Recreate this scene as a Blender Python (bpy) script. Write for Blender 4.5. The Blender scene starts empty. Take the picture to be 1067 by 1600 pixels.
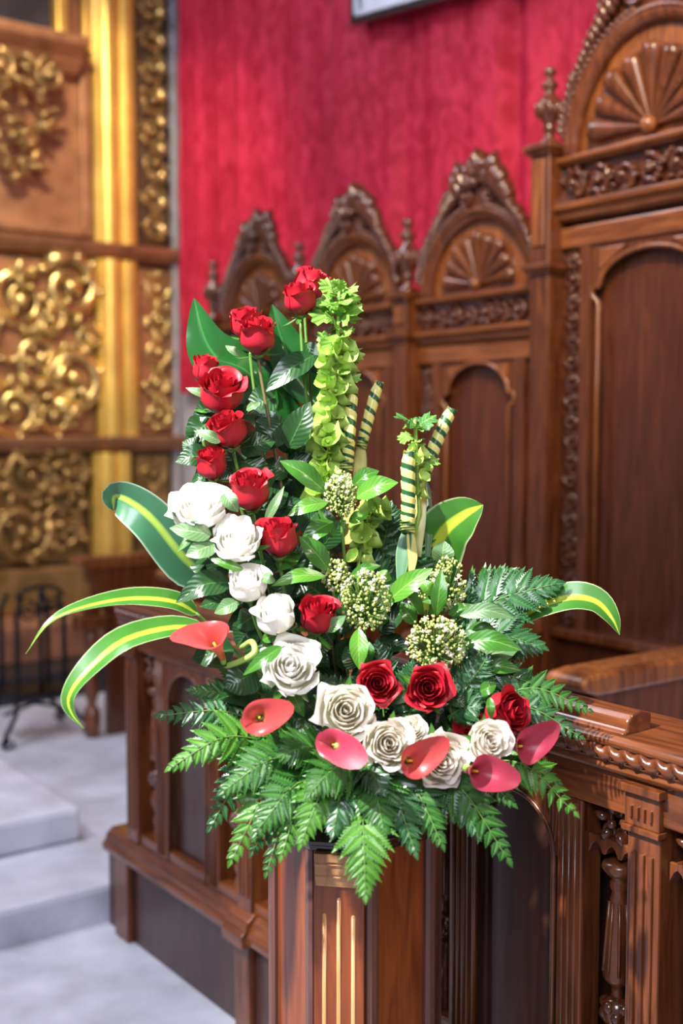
import bpy, math, random
from mathutils import Vector, Matrix, Quaternion

random.seed(7)
PI = math.pi
V = Vector
scene = bpy.context.scene

# ------------------------------------------------------------------ camera
F = 1850.0                       # focal length in pixels of the 1067 x 1600 frame
EYE = V((0.0, 0.0, 1.6))
YAW = math.radians(36.4)         # the stalls run along +Y; the camera looks 36.4 degrees to their right
PITCH = math.radians(4.17)
cam_data = bpy.data.cameras.new('camera')
cam = bpy.data.objects.new('camera', cam_data)
scene.collection.objects.link(cam)
cam.location = EYE
cam.rotation_euler = (PI / 2 - PITCH, 0, -YAW)
cam_data.sensor_fit = 'HORIZONTAL'
cam_data.sensor_width = 24.0
cam_data.lens = 24.0 * F / 1067
cam_data.clip_start = 0.05
cam_data.dof.use_dof = True
cam_data.dof.focus_distance = 2.12
cam_data.dof.aperture_fstop = 1.9
scene.camera = cam
ROT = cam.rotation_euler.to_matrix()
RIGHT, UP, TOWARD = ROT.col[0].copy(), ROT.col[1].copy(), ROT.col[2].copy()
HR = V((math.cos(YAW), -math.sin(YAW), 0))       # level right
HT = V((-math.sin(YAW), -math.cos(YAW), 0))      # level, towards the viewer

# ------------------------------------------------------------------ world and light
world = bpy.data.worlds.new('world')
scene.world = world
world.use_nodes = True
wb = world.node_tree.nodes['Background']
wb.inputs[0].default_value = (0.62, 0.60, 0.68, 1)
wb.inputs[1].default_value = 0.30
scene.view_settings.view_transform = 'Standard'
scene.view_settings.look = 'None'
scene.view_settings.gamma = 1
scene.view_settings.use_curve_mapping = False
scene.view_settings.exposure = 0.0

def lamp(kind, name, loc, target, power, color, size=0.2, spot=None, blend=0.5, size_y=None):
    d = bpy.data.lights.new(name, kind)
    d.energy = power
    d.color = color
    if kind == 'AREA':
        d.size = size
        if size_y:
            d.shape = 'RECTANGLE'
            d.size_y = size_y
    else:
        d.shadow_soft_size = size
    if kind == 'SPOT':
        d.spot_size = math.radians(spot)
        d.spot_blend = blend
    o = bpy.data.objects.new(name, d)
    scene.collection.objects.link(o)
    o.location = loc
    o.rotation_euler = (V(target) - V(loc)).to_track_quat('-Z', 'Y').to_euler()
    return o

FLOWERS = EYE + V((0.593, 0.805, 0)) * 2.15 + V((0, 0, -0.35))
lamp('SPOT', 'flower_spotlight', FLOWERS - HR * 1.9 + HT * 1.5 + V((0, 0, 2.6)), FLOWERS - HR * 0.10 + V((0, 0, 0.12)), 1750, (1.0, 0.97, 0.94), 0.06, 28.5, 0.85)
lamp('AREA', 'nave_window_light', (-2.5, -1.5, 4.6), (1.2, 3.4, 0.2), 200, (0.86, 0.88, 1.0), 1.6, size_y=2.2)
lamp('AREA', 'clerestory_light', (0.5, 5.2, 5.6), (2.4, 3.2, 0.8), 105, (0.84, 0.86, 1.0), 1.4)
lamp('SPOT', 'stall_warm_spot', (0.9, 1.2, 4.4), (3.1, 2.9, 2.75), 680, (1.0, 0.78, 0.50), 0.25, 46, 0.9)  # warm spot aimed at the upper part of the stalls
lamp('SPOT', 'floor_fill_spot', (-0.8, 3.6, 4.2), (0.7, 4.0, 0.0), 330, (0.95, 0.95, 1.0), 0.3, 62, 0.8)  # added spot that brightens the floor and steps at left, no fixture
lamp('AREA', 'nave_fill', (2.6, -3.0, 3.4), (1.4, 1.2, 0.5), 80, (1.0, 0.86, 0.70), 0.8)  # added soft warm fill for the pedestal, unseen, right and behind the camera
lamp('SPOT', 'retable_lamp', (1.6, 4.3, 4.6), (2.9, 6.8, 2.3), 470, (1.0, 0.82, 0.52), 0.12, 66, 0.7)
lamp('SPOT', 'retable_low_lamp', (1.2, 4.9, 3.4), (2.9, 6.8, 1.3), 60, (1.0, 0.84, 0.58), 0.1, 60, 0.7)

# ------------------------------------------------------------------ pixel rays (for laying out real positions)
def ray(px, py):
    return (RIGHT * ((px - 533.5) / F) + UP * (-(py - 800) / F) - TOWARD)
def P(px, py, depth):
    return EYE + ray(px, py) * depth
def RX(px, py, X):
    r = ray(px, py)
    return EYE + r * (X / r.x)
def RY(px, py, Y):
    r = ray(px, py)
    return EYE + r * (Y / r.y)
def cf(r, u, t):
    return (RIGHT * r + UP * u + TOWARD * t).normalized()

# ------------------------------------------------------------------ materials
def new_mat(name):
    m = bpy.data.materials.new(name)
    m.use_nodes = True
    nt = m.node_tree
    return m, nt, nt.nodes['Principled BSDF']
def N(nt, kind, **kw):
    n = nt.nodes.new(kind)
    for k, v in kw.items():
        setattr(n, k, v)
    return n
def ramp(nt, fac, stops):
    r = N(nt, 'ShaderNodeValToRGB')
    el = r.color_ramp.elements
    while len(el) < len(stops):
        el.new(0.5)
    for e, (p, c) in zip(el, stops):
        e.position = p
        e.color = (*c, 1)
    nt.links.new(fac, r.inputs[0])
    return r
def bump(nt, b, height, strength=0.3, dist=0.002):
    n = N(nt, 'ShaderNodeBump')
    n.inputs['Strength'].default_value = strength
    n.inputs['Distance'].default_value = dist
    nt.links.new(height, n.inputs['Height'])
    nt.links.new(n.outputs[0], b.inputs['Normal'])

def wood(name, dark, light, rough=0.28, coat=0.5, scale=1.0, along='Z'):
    m, nt, b = new_mat(name)
    tc = N(nt, 'ShaderNodeTexCoord')
    mp = N(nt, 'ShaderNodeMapping')
    mp.inputs['Scale'].default_value = (14 * scale, 14 * scale, 1.3 * scale) if along == 'Z' else (14 * scale, 1.3 * scale, 14 * scale)
    nt.links.new(tc.outputs['Object'], mp.inputs[0])
    n = N(nt, 'ShaderNodeTexNoise')
    n.inputs['Scale'].default_value = 3.0
    n.inputs['Detail'].default_value = 7
    n.inputs['Distortion'].default_value = 1.2
    nt.links.new(mp.outputs[0], n.inputs[0])
    r = ramp(nt, n.outputs[0], [(0.3, dark), (0.72, light)])
    nt.links.new(r.outputs[0], b.inputs['Base Color'])
    b.inputs['Roughness'].default_value = rough
    b.inputs['Coat Weight'].default_value = coat
    b.inputs['Coat Roughness'].default_value = 0.12
    bump(nt, b, n.outputs[0], 0.15, 0.001)
    return m

def simple(name, col, rough=0.5, metallic=0.0, coat=0.0, var=0.0, vscale=20, bumps=0.0, bdist=0.002, spec=0.5):
    m, nt, b = new_mat(name)
    b.inputs['Roughness'].default_value = rough
    b.inputs['Metallic'].default_value = metallic
    b.inputs['Coat Weight'].default_value = coat
    b.inputs['Specular IOR Level'].default_value = spec
    tc = N(nt, 'ShaderNodeTexCoord')
    n = N(nt, 'ShaderNodeTexNoise')
    n.inputs['Scale'].default_value = vscale
    n.inputs['Detail'].default_value = 5
    nt.links.new(tc.outputs['Object'], n.inputs[0])
    lo = tuple(c * (1 - var) for c in col)
    hi = tuple(min(1, c * (1 + var)) for c in col)
    r = ramp(nt, n.outputs[0], [(0.3, lo), (0.7, hi)])
    nt.links.new(r.outputs[0], b.inputs['Base Color'])
    if bumps:
        bump(nt, b, n.outputs[0], bumps, bdist)
    return m

def translucent(m, nt, b, colsock, amount):
    t = N(nt, 'ShaderNodeBsdfTranslucent')
    nt.links.new(colsock, t.inputs[0])
    mix = N(nt, 'ShaderNodeMixShader')
    mix.inputs[0].default_value = amount
    nt.links.new(b.outputs[0], mix.inputs[1])
    nt.links.new(t.outputs[0], mix.inputs[2])
    nt.links.new(mix.outputs[0], nt.nodes['Material Output'].inputs[0])

def leafmat(name, stops, rough=0.3, coat=0.3, trans=0.15, veins=14.0, vein_amount=0.25, var=0.25):
    """colour across the blade from the UV map: u = 0 at the midrib .. 1 at the margin"""
    m, nt, b = new_mat(name)
    uv = N(nt, 'ShaderNodeUVMap')
    sx = N(nt, 'ShaderNodeSeparateXYZ')
    nt.links.new(uv.outputs[0], sx.inputs[0])
    s = N(nt, 'ShaderNodeMath', operation='MULTIPLY_ADD')
    s.inputs[1].default_value = 2.0
    s.inputs[2].default_value = -1.0
    nt.links.new(sx.outputs[0], s.inputs[0])
    a = N(nt, 'ShaderNodeMath', operation='ABSOLUTE')
    nt.links.new(s.outputs[0], a.inputs[0])
    r = ramp(nt, a.outputs[0], stops)
    tc = N(nt, 'ShaderNodeTexCoord')
    n = N(nt, 'ShaderNodeTexNoise')
    n.inputs['Scale'].default_value = 25
    n.inputs['Detail'].default_value = 3
    nt.links.new(tc.outputs['Object'], n.inputs[0])
    hsv = N(nt, 'ShaderNodeHueSaturation')
    mm = N(nt, 'ShaderNodeMapRange')
    mm.inputs[3].default_value = 1 - var
    mm.inputs[4].default_value = 1 + var
    nt.links.new(n.outputs[0], mm.inputs[0])
    nt.links.new(mm.outputs[0], hsv.inputs['Value'])
    nt.links.new(r.outputs[0], hsv.inputs['Color'])
    nt.links.new(hsv.outputs[0], b.inputs['Base Color'])
    b.inputs['Roughness'].default_value = rough
    b.inputs['Coat Weight'].default_value = coat
    b.inputs['Coat Roughness'].default_value = 0.15
    # veins: slanted ridges v*k - |s|*c
    v1 = N(nt, 'ShaderNodeMath', operation='MULTIPLY')
    v1.inputs[1].default_value = veins
    nt.links.new(sx.outputs[1], v1.inputs[0])
    v2 = N(nt, 'ShaderNodeMath', operation='MULTIPLY_ADD')
    v2.inputs[1].default_value = -2.2
    nt.links.new(a.outputs[0], v2.inputs[0])
    nt.links.new(v1.outputs[0], v2.inputs[2])
    v3 = N(nt, 'ShaderNodeMath', operation='MULTIPLY')
    v3.inputs[1].default_value = 6.283
    nt.links.new(v2.outputs[0], v3.inputs[0])
    v4 = N(nt, 'ShaderNodeMath', operation='SINE')
    nt.links.new(v3.outputs[0], v4.inputs[0])
    if vein_amount:
        bump(nt, b, v4.outputs[0], vein_amount, 0.0012)
    translucent(m, nt, b, hsv.outputs[0], trans)
    return m

def petalmat(name, base, tip, rough=0.45, trans=0.2, sheen=0.3):
    m, nt, b = new_mat(name)
    uv = N(nt, 'ShaderNodeUVMap')
    sx = N(nt, 'ShaderNodeSeparateXYZ')
    nt.links.new(uv.outputs[0], sx.inputs[0])
    n = N(nt, 'ShaderNodeTexNoise')
    n.inputs['Scale'].default_value = 5
    nt.links.new(uv.outputs[0], n.inputs[0])
    add = N(nt, 'ShaderNodeMath', operation='MULTIPLY_ADD')
    add.inputs[1].default_value = 0.35
    nt.links.new(n.outputs[0], add.inputs[0])
    nt.links.new(sx.outputs[1], add.inputs[2])
    r = ramp(nt, add.outputs[0], [(0.15, base), (0.75, tip)])
    nt.links.new(r.outputs[0], b.inputs['Base Color'])
    b.inputs['Roughness'].default_value = rough
    b.inputs['Sheen Weight'].default_value = sheen
    mp = N(nt, 'ShaderNodeMapping')
    mp.inputs['Scale'].default_value = (26, 2.0, 1)
    nt.links.new(uv.outputs[0], mp.inputs[0])
    n2 = N(nt, 'ShaderNodeTexNoise')
    n2.inputs['Scale'].default_value = 1.5
    nt.links.new(mp.outputs[0], n2.inputs[0])
    bump(nt, b, n2.outputs[0], 0.25, 0.001)
    translucent(m, nt, b, r.outputs[0], trans)
    return m

M = {}
M['wood'] = wood('stall_walnut', (0.065, 0.016, 0.005), (0.22, 0.064, 0.019), 0.3, 0.35)
M['wood_light'] = wood('stall_walnut_light', (0.13, 0.036, 0.009), (0.36, 0.120, 0.034), 0.3, 0.45)
M['wood_run'] = wood('stall_walnut_rail', (0.065, 0.016, 0.005), (0.22, 0.064, 0.019), 0.3, 0.35, 1.0, 'Y')
M['wood_light_run'] = wood('stall_walnut_light_rail', (0.13, 0.036, 0.009), (0.36, 0.120, 0.034), 0.3, 0.45, 1.0, 'Y')
M['wood_panel'] = wood('stall_panel', (0.070, 0.017, 0.006), (0.16, 0.043, 0.015), 0.36, 0.3)
M['wood_dark'] = wood('desk_panel_dark', (0.030, 0.012, 0.008), (0.075, 0.026, 0.016), 0.38, 0.25)
M['carved'] = wood('carved_walnut', (0.055, 0.013, 0.005), (0.15, 0.043, 0.015), 0.2, 0.8, 2.0)
M['pedestal_wood'] = wood('pedestal_cherry', (0.15, 0.030, 0.007), (0.30, 0.075, 0.018), 0.3, 0.4)
M['pedestal_strip'] = wood('pedestal_strip', (0.11, 0.045, 0.035), (0.17, 0.072, 0.055), 0.35, 0.3)
M['pedestal_light'] = wood('pedestal_maple', (0.42, 0.19, 0.07), (0.66, 0.36, 0.16), 0.35, 0.3)
M['lacquer'] = simple('dark_lacquer', (0.022, 0.012, 0.010), 0.12, coat=1.0, var=0.2)
M['gold'] = simple('gilded_carving', (0.74, 0.53, 0.21), 0.26, 0.85, var=0.45, vscale=9, bumps=0.5, bdist=0.01)
M['gold_dull'] = simple('aged_gilding', (0.36, 0.23, 0.09), 0.34, 0.7, var=0.45, vscale=7, bumps=0.4, bdist=0.01)
M['gold_smooth'] = simple('bright_gilding', (0.85, 0.55, 0.13), 0.38, 0.55, var=0.22, vscale=4, bumps=0.2, bdist=0.01)
M['bole'] = simple('red_bole_gilding', (0.36, 0.17, 0.085), 0.45, 0.25, var=0.3, vscale=8, bumps=0.2, bdist=0.01)
M['bole_dark'] = simple('dark_brown_ground', (0.09, 0.055, 0.03), 0.5, 0.1, var=0.4, vscale=8)
M['stone'] = simple('grey_limestone', (0.42, 0.41, 0.47), 0.85, var=0.18, vscale=6, bumps=0.3, bdist=0.006)
M['marble'] = simple('pale_marble', (0.60, 0.61, 0.70), 0.5, var=0.22, vscale=5, bumps=0.05)
M['dark_step'] = simple('near_black_step', (0.02, 0.022, 0.03), 0.3, var=0.5, vscale=8)
M['red_stone'] = simple('red_marble', (0.26, 0.12, 0.075), 0.4, var=0.4, vscale=8)
M['iron'] = simple('wrought_iron', (0.012, 0.012, 0.015), 0.38, 0.6, var=0.3, vscale=30)
M['canvas'] = simple('dark_painting', (0.035, 0.028, 0.035), 0.5, var=0.5, vscale=3)
M['silver'] = simple('pale_silver_frame', (0.55, 0.57, 0.66), 0.35, 0.3, var=0.15)
M['foam'] = simple('green_floral_foam', (0.02, 0.06, 0.02), 0.95, var=0.3, vscale=60, bumps=0.4)
M['stem'] = simple('green_stem', (0.10, 0.22, 0.035), 0.45, var=0.3, vscale=30, coat=0.2)
M['stem_brown'] = simple('brown_stem', (0.13, 0.10, 0.035), 0.5, var=0.3, vscale=30)
M['stem_pale'] = simple('pale_stem', (0.32, 0.50, 0.10), 0.45, var=0.2, vscale=30)

# crimson damask
m, nt, b = new_mat('crimson_damask')
tc = N(nt, 'ShaderNodeTexCoord')
mp = N(nt, 'ShaderNodeMapping')
mp.inputs['Scale'].default_value = (1, 7, 4)
nt.links.new(tc.outputs['Object'], mp.inputs[0])
n1 = N(nt, 'ShaderNodeTexNoise')
n1.inputs['Scale'].default_value = 1.6
n1.inputs['Detail'].default_value = 4
n1.inputs['Distortion'].default_value = 1.8
nt.links.new(mp.outputs[0], n1.inputs[0])
r = ramp(nt, n1.outputs[0], [(0.38, (0.38, 0.010, 0.036)), (0.62, (0.56, 0.028, 0.078))])
nt.links.new(r.outputs[0], b.inputs['Base Color'])
b.inputs['Roughness'].default_value = 0.62
b.inputs['Specular IOR Level'].default_value = 0.2
bump(nt, b, n1.outputs[0], 0.25, 0.01)
M['damask'] = m

M['red'] = petalmat('red_rose_petal', (0.30, 0.010, 0.034), (0.46, 0.010, 0.024), 0.48, 0.12, 0.0)
M['white'] = petalmat('white_rose_petal', (0.84, 0.83, 0.60), (0.93, 0.92, 0.88), 0.5, 0.32, 0.1)
M['blush'] = petalmat('ivory_rose_petal', (0.82, 0.78, 0.50), (0.92, 0.88, 0.80), 0.5, 0.32, 0.1)
M['calla'] = petalmat('coral_calla', (0.40, 0.15, 0.03), (0.54, 0.062, 0.060), 0.36, 0.22, 0.1)
M['calla_pink'] = petalmat('rose_pink_calla', (0.32, 0.03, 0.03), (0.44, 0.040, 0.080), 0.36, 0.22, 0.1)
M['spadix'] = simple('yellow_spadix', (0.80, 0.50, 0.04), 0.6, var=0.2, vscale=200, bumps=0.6)
G1, G2, G3 = (0.022, 0.085, 0.020), (0.035, 0.14, 0.028), (0.06, 0.20, 0.03)
M['leaf_dark'] = leafmat('dark_rose_leaf', [(0.0, (0.09, 0.20, 0.06)), (0.06, (0.020, 0.078, 0.018)), (1.0, (0.015, 0.062, 0.016))], 0.32, 0.35, 0.12, 9, 0.25)
M['leaf_mid'] = leafmat('green_skimmia_leaf', [(0.0, (0.28, 0.50, 0.09)), (0.05, (0.055, 0.20, 0.022)), (1.0, (0.045, 0.17, 0.020))], 0.3, 0.5, 0.15, 8, 0.12)
M['leaf_bright'] = leafmat('bright_skimmia_leaf', [(0.0, (0.40, 0.62, 0.14)), (0.05, (0.12, 0.34, 0.035)), (1.0, (0.10, 0.30, 0.03))], 0.3, 0.4, 0.2, 8, 0.12)
M['leaf_grey'] = leafmat('grey_green_leaf', [(0.0, (0.34, 0.46, 0.22)), (0.07, (0.13, 0.25, 0.10)), (1.0, (0.12, 0.23, 0.09))], 0.45, 0.2, 0.15, 8, 0.18)
M['leaf_big'] = leafmat('glossy_broad_leaf', [(0.0, (0.05, 0.22, 0.05)), (0.08, (0.018, 0.11, 0.022)), (1.0, (0.014, 0.10, 0.018))], 0.16, 0.9, 0.1, 1.0, 0.0)
M['leaf_fern'] = leafmat('leather_fern', [(0.0, (0.06, 0.21, 0.03)), (0.5, (0.030, 0.135, 0.018)), (1.0, (0.026, 0.115, 0.016))], 0.42, 0.15, 0.15, 3, 0.0)
M['leaf_fern_bright'] = leafmat('young_leather_fern', [(0.0, (0.13, 0.32, 0.035)), (0.5, (0.062, 0.225, 0.020)), (1.0, (0.05, 0.19, 0.018))], 0.44, 0.08, 0.2, 3, 0.0)
M['leaf_fern_dark'] = leafmat('dark_leather_fern', [(0.0, (0.05, 0.16, 0.05)), (0.5, (0.024, 0.105, 0.030)), (1.0, (0.020, 0.090, 0.026))], 0.34, 0.3, 0.1, 3, 0.0)
M['variegated'] = leafmat('striped_dracaena_leaf', [(0.0, (0.52, 0.66, 0.06)), (0.16, (0.48, 0.62, 0.05)), (0.24, (0.06, 0.22, 0.025)), (0.90, (0.05, 0.20, 0.022)), (0.97, (0.42, 0.52, 0.25))], 0.32, 0.4, 0.22, 1, 0.0)
M['variegated_back'] = leafmat('striped_leaf_blue_green', [(0.0, (0.42, 0.60, 0.08)), (0.10, (0.30, 0.50, 0.08)), (0.20, (0.045, 0.16, 0.075)), (0.90, (0.05, 0.18, 0.085)), (0.97, (0.36, 0.5, 0.36))], 0.3, 0.5, 0.15, 1, 0.0)
M['bell'] = simple('bells_of_ireland', (0.42, 0.60, 0.13), 0.5, var=0.3, vscale=40)
M['bell_leaf'] = leafmat('bells_leaf', [(0.0, (0.50, 0.66, 0.20)), (0.08, (0.22, 0.46, 0.07)), (1.0, (0.26, 0.50, 0.08))], 0.5, 0.1, 0.25, 5, 0.6)
M['bell_leaf_dark'] = leafmat('bells_leaf_dark', [(0.0, (0.30, 0.50, 0.14)), (0.08, (0.08, 0.25, 0.05)), (1.0, (0.08, 0.24, 0.05))], 0.5, 0.1, 0.2, 5, 0.7)
M['bud'] = simple('skimmia_bud', (0.42, 0.50, 0.14), 0.45, var=0.35, vscale=160)
M['bud_white'] = simple('skimmia_open_bud', (0.82, 0.82, 0.58), 0.5, var=0.12, vscale=160)

# spiral stripes of the rolled leaves
def striped(name, turns, ratio, cols):
    m, nt, b = new_mat(name)
    uv = N(nt, 'ShaderNodeUVMap')
    sx = N(nt, 'ShaderNodeSeparateXYZ')
    nt.links.new(uv.outputs[0], sx.inputs[0])
    a = N(nt, 'ShaderNodeMath', operation='MULTIPLY_ADD')
    a.inputs[1].default_value = turns
    nt.links.new(sx.outputs[1], a.inputs[0])
    nt.links.new(sx.outputs[0], a.inputs[2])
    f = N(nt, 'ShaderNodeMath', operation='FRACT')
    nt.links.new(a.outputs[0], f.inputs[0])
    r = ramp(nt, f.outputs[0], [(0.0, cols[0]), (ratio - 0.03, cols[0]), (ratio + 0.02, cols[1]), (0.97, cols[1])])
    nt.links.new(r.outputs[0], b.inputs['Base Color'])
    b.inputs['Roughness'].default_value = 0.38
    b.inputs['Coat Weight'].default_value = 0.3
    return m
YEL, DGR = (0.78, 0.72, 0.22), (0.018, 0.095, 0.028)
M['stripe7'] = striped('striped_roll', 7, 0.42, (DGR, YEL))
M['stripe6'] = striped('striped_roll_wide', 6, 0.36, (DGR, YEL))
M['yellow_blade'] = leafmat('yellow_leaf_blade', [(0.0, (0.74, 0.68, 0.22)), (0.5, (0.74, 0.70, 0.26)), (0.85, (0.66, 0.62, 0.18)), (1.0, (0.10, 0.25, 0.06))], 0.4, 0.3, 0.25, 1, 0.0)
M['green_blade'] = leafmat('green_leaf_blade', [(0.0, (0.07, 0.20, 0.09)), (0.8, (0.05, 0.17, 0.07)), (1.0, (0.2, 0.35, 0.15))], 0.35, 0.4, 0.2, 1, 0.0)

# ------------------------------------------------------------------ mesh builder
class MB:
    def __init__(self):
        self.v, self.f, self.uv, self.smooth = [], [], [], []
    def add(self, verts, faces, uvs=None, smooth=True):
        n = len(self.v)
        self.v += [V(p) for p in verts]
        self.uv += list(uvs) if uvs else [(0, 0)] * len(verts)
        self.f += [tuple(i + n for i in f) for f in faces]
        self.smooth += [smooth] * len(faces)
    def box(self, x0, x1, y0, y1, z0, z1):
        p = [(x, y, z) for x in (x0, x1) for y in (y0, y1) for z in (z0, z1)]
        self.add(p, [(0, 1, 3, 2), (4, 6, 7, 5), (0, 4, 5, 1), (2, 3, 7, 6), (0, 2, 6, 4), (1, 5, 7, 3)], smooth=False)
    def grid(self, fn, nu, nv, closed=False):
        pts, uvs = [], []
        for j in range(nv + 1):
            for i in range(nu + (0 if closed else 1)):
                u, w = i / nu, j / nv
                pts.append(fn(u, w))
                uvs.append((u, w))
        c = nu if closed else nu + 1
        fs = []
        for j in range(nv):
            for i in range(nu):
                a, b_ = j * c + i, j * c + (i + 1) % c
                fs.append((a, b_, b_ + c, a + c))
        self.add(pts, fs, uvs)
    def tube(self, path, radii, seg=8, cap=True):
        path = [V(p) for p in path]
        n = len(path)
        if not hasattr(radii, '__len__'):
            radii = [radii] * n
        up = V((0, 0, 1))
        t0 = (path[1] - path[0]).normalized()
        if abs(t0.dot(up)) > 0.9:
            up = V((1, 0, 0))
        nrm = (up - t0 * up.dot(t0)).normalized()
        pts, fs, uvs = [], [], []
        for i in range(n):
            t = (path[min(i + 1, n - 1)] - path[max(i - 1, 0)])
            t = t.normalized() if t.length > 1e-9 else t0
            nrm = nrm - t * nrm.dot(t)
            nrm = nrm.normalized() if nrm.length > 1e-6 else t.orthogonal().normalized()
            bn = t.cross(nrm)
            for k in range(seg):
                a = 2 * PI * k / seg
                pts.append(path[i] + (nrm * math.cos(a) + bn * math.sin(a)) * radii[i])
                uvs.append((k / seg, i / (n - 1)))
        for i in range(n - 1):
            for k in range(seg):
                a, b_ = i * seg + k, i * seg + (k + 1) % seg
                fs.append((a, b_, b_ + seg, a + seg))
        if cap:
            fs.append(tuple(range(seg))[::-1])
            fs.append(tuple(range((n - 1) * seg, n * seg)))
        self.add(pts, fs, uvs)
    def ball(self, c, ax, seg=8, rings=5):
        """ellipsoid with axis vectors ax = (A, B, C) or a radius"""
        c = V(c)
        if not hasattr(ax, '__len__'):
            ax = (V((ax, 0, 0)), V((0, ax, 0)), V((0, 0, ax)))
        A, B, C_ = ax
        pts = [c - C_]
        for j in range(1, rings):
            ph = -PI / 2 + PI * j / rings
            for i in range(seg):
                a = 2 * PI * i / seg
                pts.append(c + A * (math.cos(a) * math.cos(ph)) + B * (math.sin(a) * math.cos(ph)) + C_ * math.sin(ph))
        pts.append(c + C_)
        fs = [(0, 1 + (i + 1) % seg, 1 + i) for i in range(seg)]
        for j in range(rings - 2):
            for i in range(seg):
                a, b_ = 1 + j * seg + i, 1 + j * seg + (i + 1) % seg
                fs.append((a, b_, b_ + seg, a + seg))
        o = 1 + (rings - 2) * seg
        fs += [(o + i, o + (i + 1) % seg, o + seg) for i in range(seg)]
        self.add(pts, fs)
    def lathe(self, c, prof, seg=16):
        """prof = [(radius, z)], vertical axis through c"""
        c = V(c)
        pts, fs, uvs = [], [], []
        n = len(prof)
        for j, (r_, z) in enumerate(prof):
            for i in range(seg):
                a = 2 * PI * i / seg
                pts.append(c + V((r_ * math.cos(a), r_ * math.sin(a), z)))
                uvs.append((i / seg, j / max(1, n - 1)))
        for j in range(n - 1):
            for i in range(seg):
                a, b_ = j * seg + i, j * seg + (i + 1) % seg
                fs.append((a, b_, b_ + seg, a + seg))
        fs.append(tuple(range(seg))[::-1])
        fs.append(tuple(range((n - 1) * seg, n * seg)))
        self.add(pts, fs, uvs)
    def prism(self, poly, O, A, B, C_, depth):
        """polygon (a, b) in the plane O + a*A + b*B, extruded by depth along C"""
        O, A, B, C_ = V(O), V(A), V(B), V(C_)
        n = len(poly)
        p0 = [O + A * a + B * b_ for a, b_ in poly]
        p1 = [p + C_ * depth for p in p0]
        fs = [tuple(range(n)), tuple(range(n, 2 * n))[::-1]]
        fs += [(i, i + n, (i + 1) % n + n, (i + 1) % n) for i in range(n)]
        self.add(p0 + p1, fs, smooth=False)
    def moulding(self, prof, y0, y1):
        """profile (x, z) run along Y"""
        self.prism([(x, z) for x, z in prof], (0, y0, 0), (1, 0, 0), (0, 0, 1), (0, 1, 0), y1 - y0)
    def spandrel(self, y0, y1, zs, zp, zt, x0, x1, n=16, inset=0.0):
        """board x0..x1 over an arched opening y0+inset..y1-inset springing at zs, peak zp, top zt"""
        a0, a1 = y0 + inset, y1 - inset
        cy, hw = (a0 + a1) / 2, (a1 - a0) / 2
        arc = [(cy - hw * math.cos(PI * i / n), zs + (zp - zs) * math.sin(PI * i / n)) for i in range(n + 1)]
        for i in range(n):
            (ya, za), (yb, zb) = arc[i], arc[i + 1]
            ta = ya if 0 < i else y0
            tb = yb if i < n - 1 else y1
            self.prism([(ya, za), (yb, zb), (tb, zt), (ta, zt)], (x0, 0, 0), (0, 1, 0), (0, 0, 1), (1, 0, 0), x1 - x0)
        if inset > 0:
            self.prism([(y0, zs), (a0, zs), (y0, zt)], (x0, 0, 0), (0, 1, 0), (0, 0, 1), (1, 0, 0), x1 - x0)
            self.prism([(y1, zs), (y1, zt), (a1, zs)], (x0, 0, 0), (0, 1, 0), (0, 0, 1), (1, 0, 0), x1 - x0)

MAT = {}                                  # world matrices of parents
def link(o):
    scene.collection.objects.link(o)
    return o
def tag(o, label=None, cat=None, group=None, kind=None):
    if label: o['label'] = label
    if cat: o['category'] = cat
    if group: o['group'] = group
    if kind: o['kind'] = kind
    return o
def thing(name, loc, label, cat, group=None, rot=None, scale=None, kind=None):
    o = link(bpy.data.objects.new(name, None))
    o.empty_display_size = 0.03
    m_ = Matrix.Translation(V(loc))
    if rot is not None: m_ = m_ @ rot.to_4x4()
    if scale: m_ = m_ @ Matrix.Scale(scale, 4)
    o.matrix_world = m_
    MAT[o.name] = m_
    return tag(o, label, cat, group, kind)
def build(mb, name, mat, parent=None, bevel=0.0, local=False, label=None, origin=None):
    inv = None
    if parent is not None and not local:
        inv = MAT[parent.name].inverted()
    vs = mb.v
    if origin is not None:
        vs = [p - V(origin) for p in vs]
    elif inv is not None:
        vs = [inv @ p for p in vs]
    me = bpy.data.meshes.new(name)
    me.from_pydata([tuple(p) for p in vs], [], mb.f)
    me.polygons.foreach_set('use_smooth', mb.smooth)
    uvl = me.uv_layers.new(name='UVMap')
    flat = []
    for lp in me.loops:
        flat += mb.uv[lp.vertex_index]
    uvl.data.foreach_set('uv', flat)
    me.materials.append(mat)
    o = link(bpy.data.objects.new(name, me))
    if origin is not None:
        if parent is not None:
            o.parent = parent
            o.matrix_local = MAT[parent.name].inverted() @ Matrix.Translation(V(origin))
        else:
            o.location = origin
    elif parent is not None:
        o.parent = parent
    m_ = Matrix.Identity(4) if parent is None else MAT[parent.name]
    MAT[o.name] = m_ if origin is None else Matrix.Translation(V(origin))
    if bevel:
        bv = o.modifiers.new('bevel', 'BEVEL')
        bv.width = bevel
        bv.segments = 2
        bv.limit_method = 'ANGLE'
        bv.harden_normals = False
    if label: o['label'] = label
    return o
def share(name, src, parent, mloc, label=None):
    """another object on the mesh of src, placed by a local matrix under parent"""
    o = link(src.copy() if hasattr(src, 'data') else bpy.data.objects.new(name, src))
    o.name = name
    o.parent = parent
    o.matrix_local = mloc
    if label: o['label'] = label
    return o
def boxpart(name, dims, mat, parent, bevel=0.003, label=None):
    b_ = MB()
    b_.box(*dims)
    return build(b_, name, mat, parent, bevel, label=label)
def structure(name, mb, mat, bevel=0.0):
    o = build(mb, name, mat, None, bevel)
    o['kind'] = 'structure'
    return o

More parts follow.
